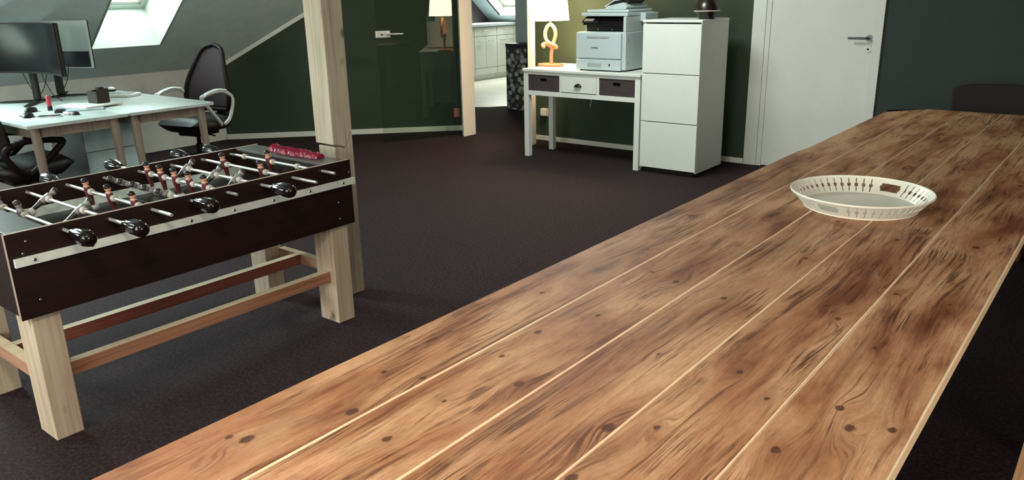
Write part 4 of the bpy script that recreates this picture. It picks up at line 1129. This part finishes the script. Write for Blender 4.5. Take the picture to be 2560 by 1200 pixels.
# ------------------------------------------------------------------ office chairs
mesh_m = NG('chair_mesh_fabric')
g = mesh_m
x_, y_, z_ = g.sep(g.coords()); a = g.math('SINE', g.math('MULTIPLY', x_, 900)); b = g.math('SINE', g.math('MULTIPLY', z_, 900))
g.l(g.ramp(g.math('MULTIPLY', g.math('ADD', a, b), 0.5), [(0.2, lin((44, 33, 37))), (0.8, lin((74, 62, 67)))]), g.b.inputs['Base Color']); g.b.inputs['Roughness'].default_value = 0.9
mesh_m = g.m
frame_m = plain('chair_black_frame', (20, 10, 11), 0.6, spec=0.2); arm_pale = plain('chair_arm_pale', (196, 202, 196), 0.3)
seat_far = plain('chair_seat_fabric', (20, 14, 16), 0.5, var=0.1)
def office_chair(label, loc, rz, kind):
    """faces local -y ... the sitter looks toward -y"""
    t = T('office_chair', label, 'office chair', loc, rz)
    sh = 0.46
    # seat: rounded cushion lofted in y
    bm = NB(); n = 14; secs = []
    for j in range(n+1):
        s = j/n; y = -0.25+0.48*s
        w = 0.245*(1-(2*s-1)**6*0.22) ; top = sh + 0.012*math.cos(2*PI*(s-0.2)) - 0.05*max(0, 0.14-s)/0.14; bot = sh-0.125 + 0.08*max(0, 0.2-s)/0.2 + 0.03*max(0, s-0.8)/0.2
        ring = []
        for k in range(20):
            a = 2*PI*k/20; ca, sa = math.cos(a), math.sin(a)
            ring.append(bm.verts.new((w*math.copysign(abs(ca)**0.45, ca), y, (top+bot)/2+(top-bot)/2*math.copysign(abs(sa)**0.7, sa))))
        secs.append(ring)
    for a_, b_ in zip(secs, secs[1:]):
        for k in range(20): f = bm.faces.new((a_[k], a_[(k+1) % 20], b_[(k+1) % 20], b_[k]))
    bm.faces.new(secs[0]); bm.faces.new(secs[-1])
    link('seat', bm, seat_far, t, smooth=True, bev=0.01)
    # backrest outline (egg shape) in a slightly leaning, curved plane
    def bp(u, v, off=0.0):     # u across -1..1, v 0..1 up
        z = 0.50+0.56*v
        y = 0.215+0.10*v+0.05*math.sin(v*PI)*-0.6 - 0.05*u*u*0.8 + off
        return (u*1.0, y, z)
    out = []
    prof_w = [(0.0, 0.20), (0.08, 0.24), (0.2, 0.255), (0.35, 0.245), (0.5, 0.22), (0.65, 0.185), (0.8, 0.15), (0.9, 0.125), (0.96, 0.09), (1.0, 0.0)]
    def wid(v):
        for (a, wa), (b, wb) in zip(prof_w, prof_w[1:]):
            if a <= v <= b: return wa+(wb-wa)*(v-a)/(b-a)
        return 0
    ptsR = [(wid(v), v) for v in [0, .04, .08, .2, .35, .5, .65, .8, .88, .93, .97, .99]]
    loop = [(-w, v) for (w, v) in reversed(ptsR)] + [(0, 0.0)] + ptsR + [(0.0, 1.0)]
    P3 = [(w, bp(w/0.22, v)[1], bp(0, v)[2]) for (w, v) in loop]
    bm = NB(); tube(bm, P3, 0.019, 10, closed=True); link('back_frame', bm, frame_m, t, smooth=True)
    bm = NB(); G = []
    for j in range(17):
        v = 0.01+0.97*j/16; w = max(0.012, wid(min(v, 0.985)))
        G.append([bm.verts.new((w*(i/8*2-1), bp(w*(i/8*2-1)/0.22, v)[1], bp(0, v)[2])) for i in range(9)])
    for a_, b_ in zip(G, G[1:]):
        for i in range(8): bm.faces.new((a_[i], a_[i+1], b_[i+1], b_[i]))
    o = link('back_mesh', bm, mesh_m if kind == 'far' else black_fabric, t, smooth=True); md = o.modifiers.new('s', 'SOLIDIFY'); md.thickness = 0.004
    bm = NB(); tube(bm, smooth_path([(0, 0.05, 0.35), (0, 0.22, 0.36), (0, 0.31, 0.46), (0, 0.30, 0.65), (0, 0.31, 0.85), (0, 0.335, 1.0)], 5), 0.045, 12, flat=((0, 1, 0), 0.6)); link('back_support', bm, frame_m, t, smooth=True)
    bm = NB(); prism(bm, rrect(0, 0.60, 0.36, 0.26, 0.08), 0.262, 0.285, 'y'); link('lumbar_pad', bm, frame_m, t, bev=0.008)
    # loop arms
    for s in (-1, 1):
        bm = NB(); X = s*0.265
        pts = smooth_path([(s*0.20, 0.06, 0.385), (s*0.25, 0.04, 0.40), (X, -0.05, 0.50), (X, -0.16, 0.635), (X, -0.12, 0.665), (X, 0.02, 0.685), (X, 0.12, 0.67), (X, 0.195, 0.60), (X, 0.15, 0.46), (s*0.25, 0.10, 0.40), (s*0.20, 0.08, 0.385)], 5)
        if kind == 'near':
            pts = [Vector((p.x, p.y, p.z-0.085*max(0, (p.z-0.385)/0.3))) for p in pts]
        tube(bm, pts, 0.016 if kind == 'far' else 0.021, 10); arm = link('armrest', bm, arm_pale if kind == 'far' else frame_m, t, smooth=True)
        bm = NB(); dz = 0.0 if kind == 'far' else 0.080
        tube(bm, smooth_path([(X, -0.15, 0.650-dz), (X, -0.10, 0.676-dz), (X, 0.02, 0.697-dz), (X, 0.12, 0.682-dz)], 5), 0.022, 10, flat=((0, 0, 1), 0.55))
        link('arm_pad', bm, arm_pale if kind == 'far' else black_plastic, arm, smooth=True)
    bm = NB(); box(bm, -0.12, 0.12, -0.11, 0.14, 0.30, 0.338); link('tilt_mechanism', bm, frame_m, t, bev=0.01)
    bm = NB(); tube(bm, [(0.10, -0.02, 0.32), (0.25, -0.05, 0.31)], 0.007, 8); link('lever', bm, frame_m, t)
    bm = NB(); tube(bm, [(0, 0, 0.10), (0, 0, 0.22)], 0.028, 14); tube(bm, [(0, 0, 0.22), (0, 0, 0.301)], 0.018, 14); link('gas_column', bm, frame_m, t)
    for k in range(5):
        a = 2*PI*k/5+0.3; c, s_ = math.cos(a), math.sin(a)
        bm = NB(); tube(bm, [(c*0.02, s_*0.02, 0.115), (c*0.17, s_*0.17, 0.10), (c*0.30, s_*0.30, 0.075)], [0.024, 0.020, 0.014], 10); lg = link('base_arm', bm, frame_m, t, smooth=True)
        bm = NB(); Mx = Matrix.Translation((c*0.30, s_*0.30, 0.029)) @ Matrix.Rotation(a, 4, 'Z') @ Matrix.Rotation(R(90), 4, 'Y')
        lathe(bm, [(0, -0.024), (0.026, -0.024), (0.029, -0.018), (0.029, -0.006), (0.02, -0.004), (0.02, 0.004), (0.029, 0.006), (0.029, 0.018), (0.026, 0.024), (0, 0.024)], 18, 0, M=Mx)
        tube(bm, [(c*0.30, s_*0.30, 0.035), (c*0.30, s_*0.30, 0.078)], 0.008, 8)
        link('caster', bm, frame_m, lg, smooth=True)
    return t
office_chair('high mesh-backed office chair with pale loop armrests at the far desk', (-6.54, 3.71, 0), R(14), 'far')
office_chair('black office chair with dark loop armrests tucked under the nearer desk', (-5.83, 2.03, 0), PI+R(0), 'near')

# ------------------------------------------------------------------ light
w = bpy.data.worlds.new('sky'); SC.world = w; w.use_nodes = True
bg = w.node_tree.nodes['Background']; bg.inputs[0].default_value = (0.86, 1.0, 0.94, 1); bg.inputs[1].default_value = 2.4
DAY = (0.82, 0.98, 1.0)
E = [34, 200, 250, 70]  # the strong ones fill the room through the added, unseen skylights
for (p, n, a, b), e in zip(winlights, E):
    o = light('AREA', 'skylight_daylight', p, e, DAY if abs(n.x) > 0.1 else (1.0, 0.97, 0.88), shape='RECTANGLE', size=a, size_y=b)
    o.rotation_euler = Vector(n).to_track_quat('-Z', 'Y').to_euler()
    if abs(n.x) > 0.1:
        # size runs along the slope: build the frame by hand
        z = -Vector(n); x = Vector((math.cos(A38), 0, math.sin(A38))); y = z.cross(x)
        M3 = Matrix((x, y, z)).transposed(); o.rotation_euler = M3.to_euler()
# warm ceiling lamp above and behind the viewer, over the plank table
def unseen_ceil_lamp(x, y, e, col=(1.0, 0.80, 0.58), size=0.45):
    o = light('AREA', 'unseen_ceiling_light', (x, y, ZC-0.10), e, col, shape='DISK', size=size)
unseen_ceil_lamp(-0.7, 0.15, 38, (1.0, 0.84, 0.66), 0.35)
unseen_ceil_lamp(-2.2, -1.6, 50, (1.0, 0.90, 0.76), 0.6)
unseen_ceil_lamp(-3.1, 4.6, 62, (0.90, 1.0, 0.94), 0.7)  # added cool fill out of view, brightens the doors and cabinet
o = light('AREA', 'front_fill_light', (-1.6, YB+0.05, 1.6), 180, (0.96, 1.0, 0.92), shape='RECTANGLE', size=3.4, size_y=1.3)  # added fill light out of view; the wall behind it is solid
o.rotation_euler = (R(90), 0, 0)
o = light('AREA', 'side_fill_light', (XR-0.05, 0.6, 1.5), 60, (1.0, 0.94, 0.84), shape='RECTANGLE', size=1.6, size_y=1.0)  # added light out of view, brightens the right edge of the table
o.rotation_euler = (R(90), 0, R(90))

# fittings added out of view to house those lights
def unseen_ceiling_lamp(x, y, r, label):
    t = T('unseen_ceiling_lamp', label, 'ceiling lamp', (x, y, ZC-0.095), group='added unseen ceiling lamps')
    bm = NB(); lathe(bm, [(0, 0.006), (r*0.97, 0.006), (r*0.97, 0.0), (r+0.02, 0.0), (r+0.02, 0.09), (0, 0.09)], 40); link('housing', bm, trim_white, t)
unseen_ceiling_lamp(-0.7, 0.15, 0.19, 'small round white ceiling lamp added out of view over the near end of the plank table')
unseen_ceiling_lamp(-2.2, -1.6, 0.32, 'round white ceiling lamp added unseen behind the viewer')
unseen_ceiling_lamp(-3.1, 4.6, 0.37, 'large round white ceiling lamp added out of view in front of the console table')
def added_wall_window(n, M, w, h):  # frame added out of view on a solid wall, around a fill light
    r = sroot('window_%d' % n); f = 0.06
    bm = NB()
    for (a, b, c, d) in ((-w/2-f, -w/2, -h/2-f, h/2+f), (w/2, w/2+f, -h/2-f, h/2+f), (-w/2, w/2, -h/2-f, -h/2), (-w/2, w/2, h/2, h/2+f), (-0.03, 0.03, -h/2, h/2)):
        box(bm, a, b, 0.0, 0.045, c, d, 0, M)
    link('window_frame', bm, trim_white, r, bev=0.004)
added_wall_window(5, Matrix.Translation((-1.6, YB, 1.6)), 3.4, 1.3)
added_wall_window(6, Matrix.Translation((XR, 0.6, 1.5)) @ Matrix.Rotation(R(90), 4, 'Z'), 1.6, 1.0)

SC.render.engine = 'CYCLES'
SC.cycles.use_denoising = True
SC.cycles.max_bounces = 10; SC.cycles.transparent_max_bounces = 12
SC.cycles.sample_clamp_indirect = 6.0
vs_ = SC.view_settings; vs_.view_transform = 'Standard'; vs_.look = 'None'; vs_.gamma = 1.0; vs_.exposure = -0.14; vs_.use_curve_mapping = False
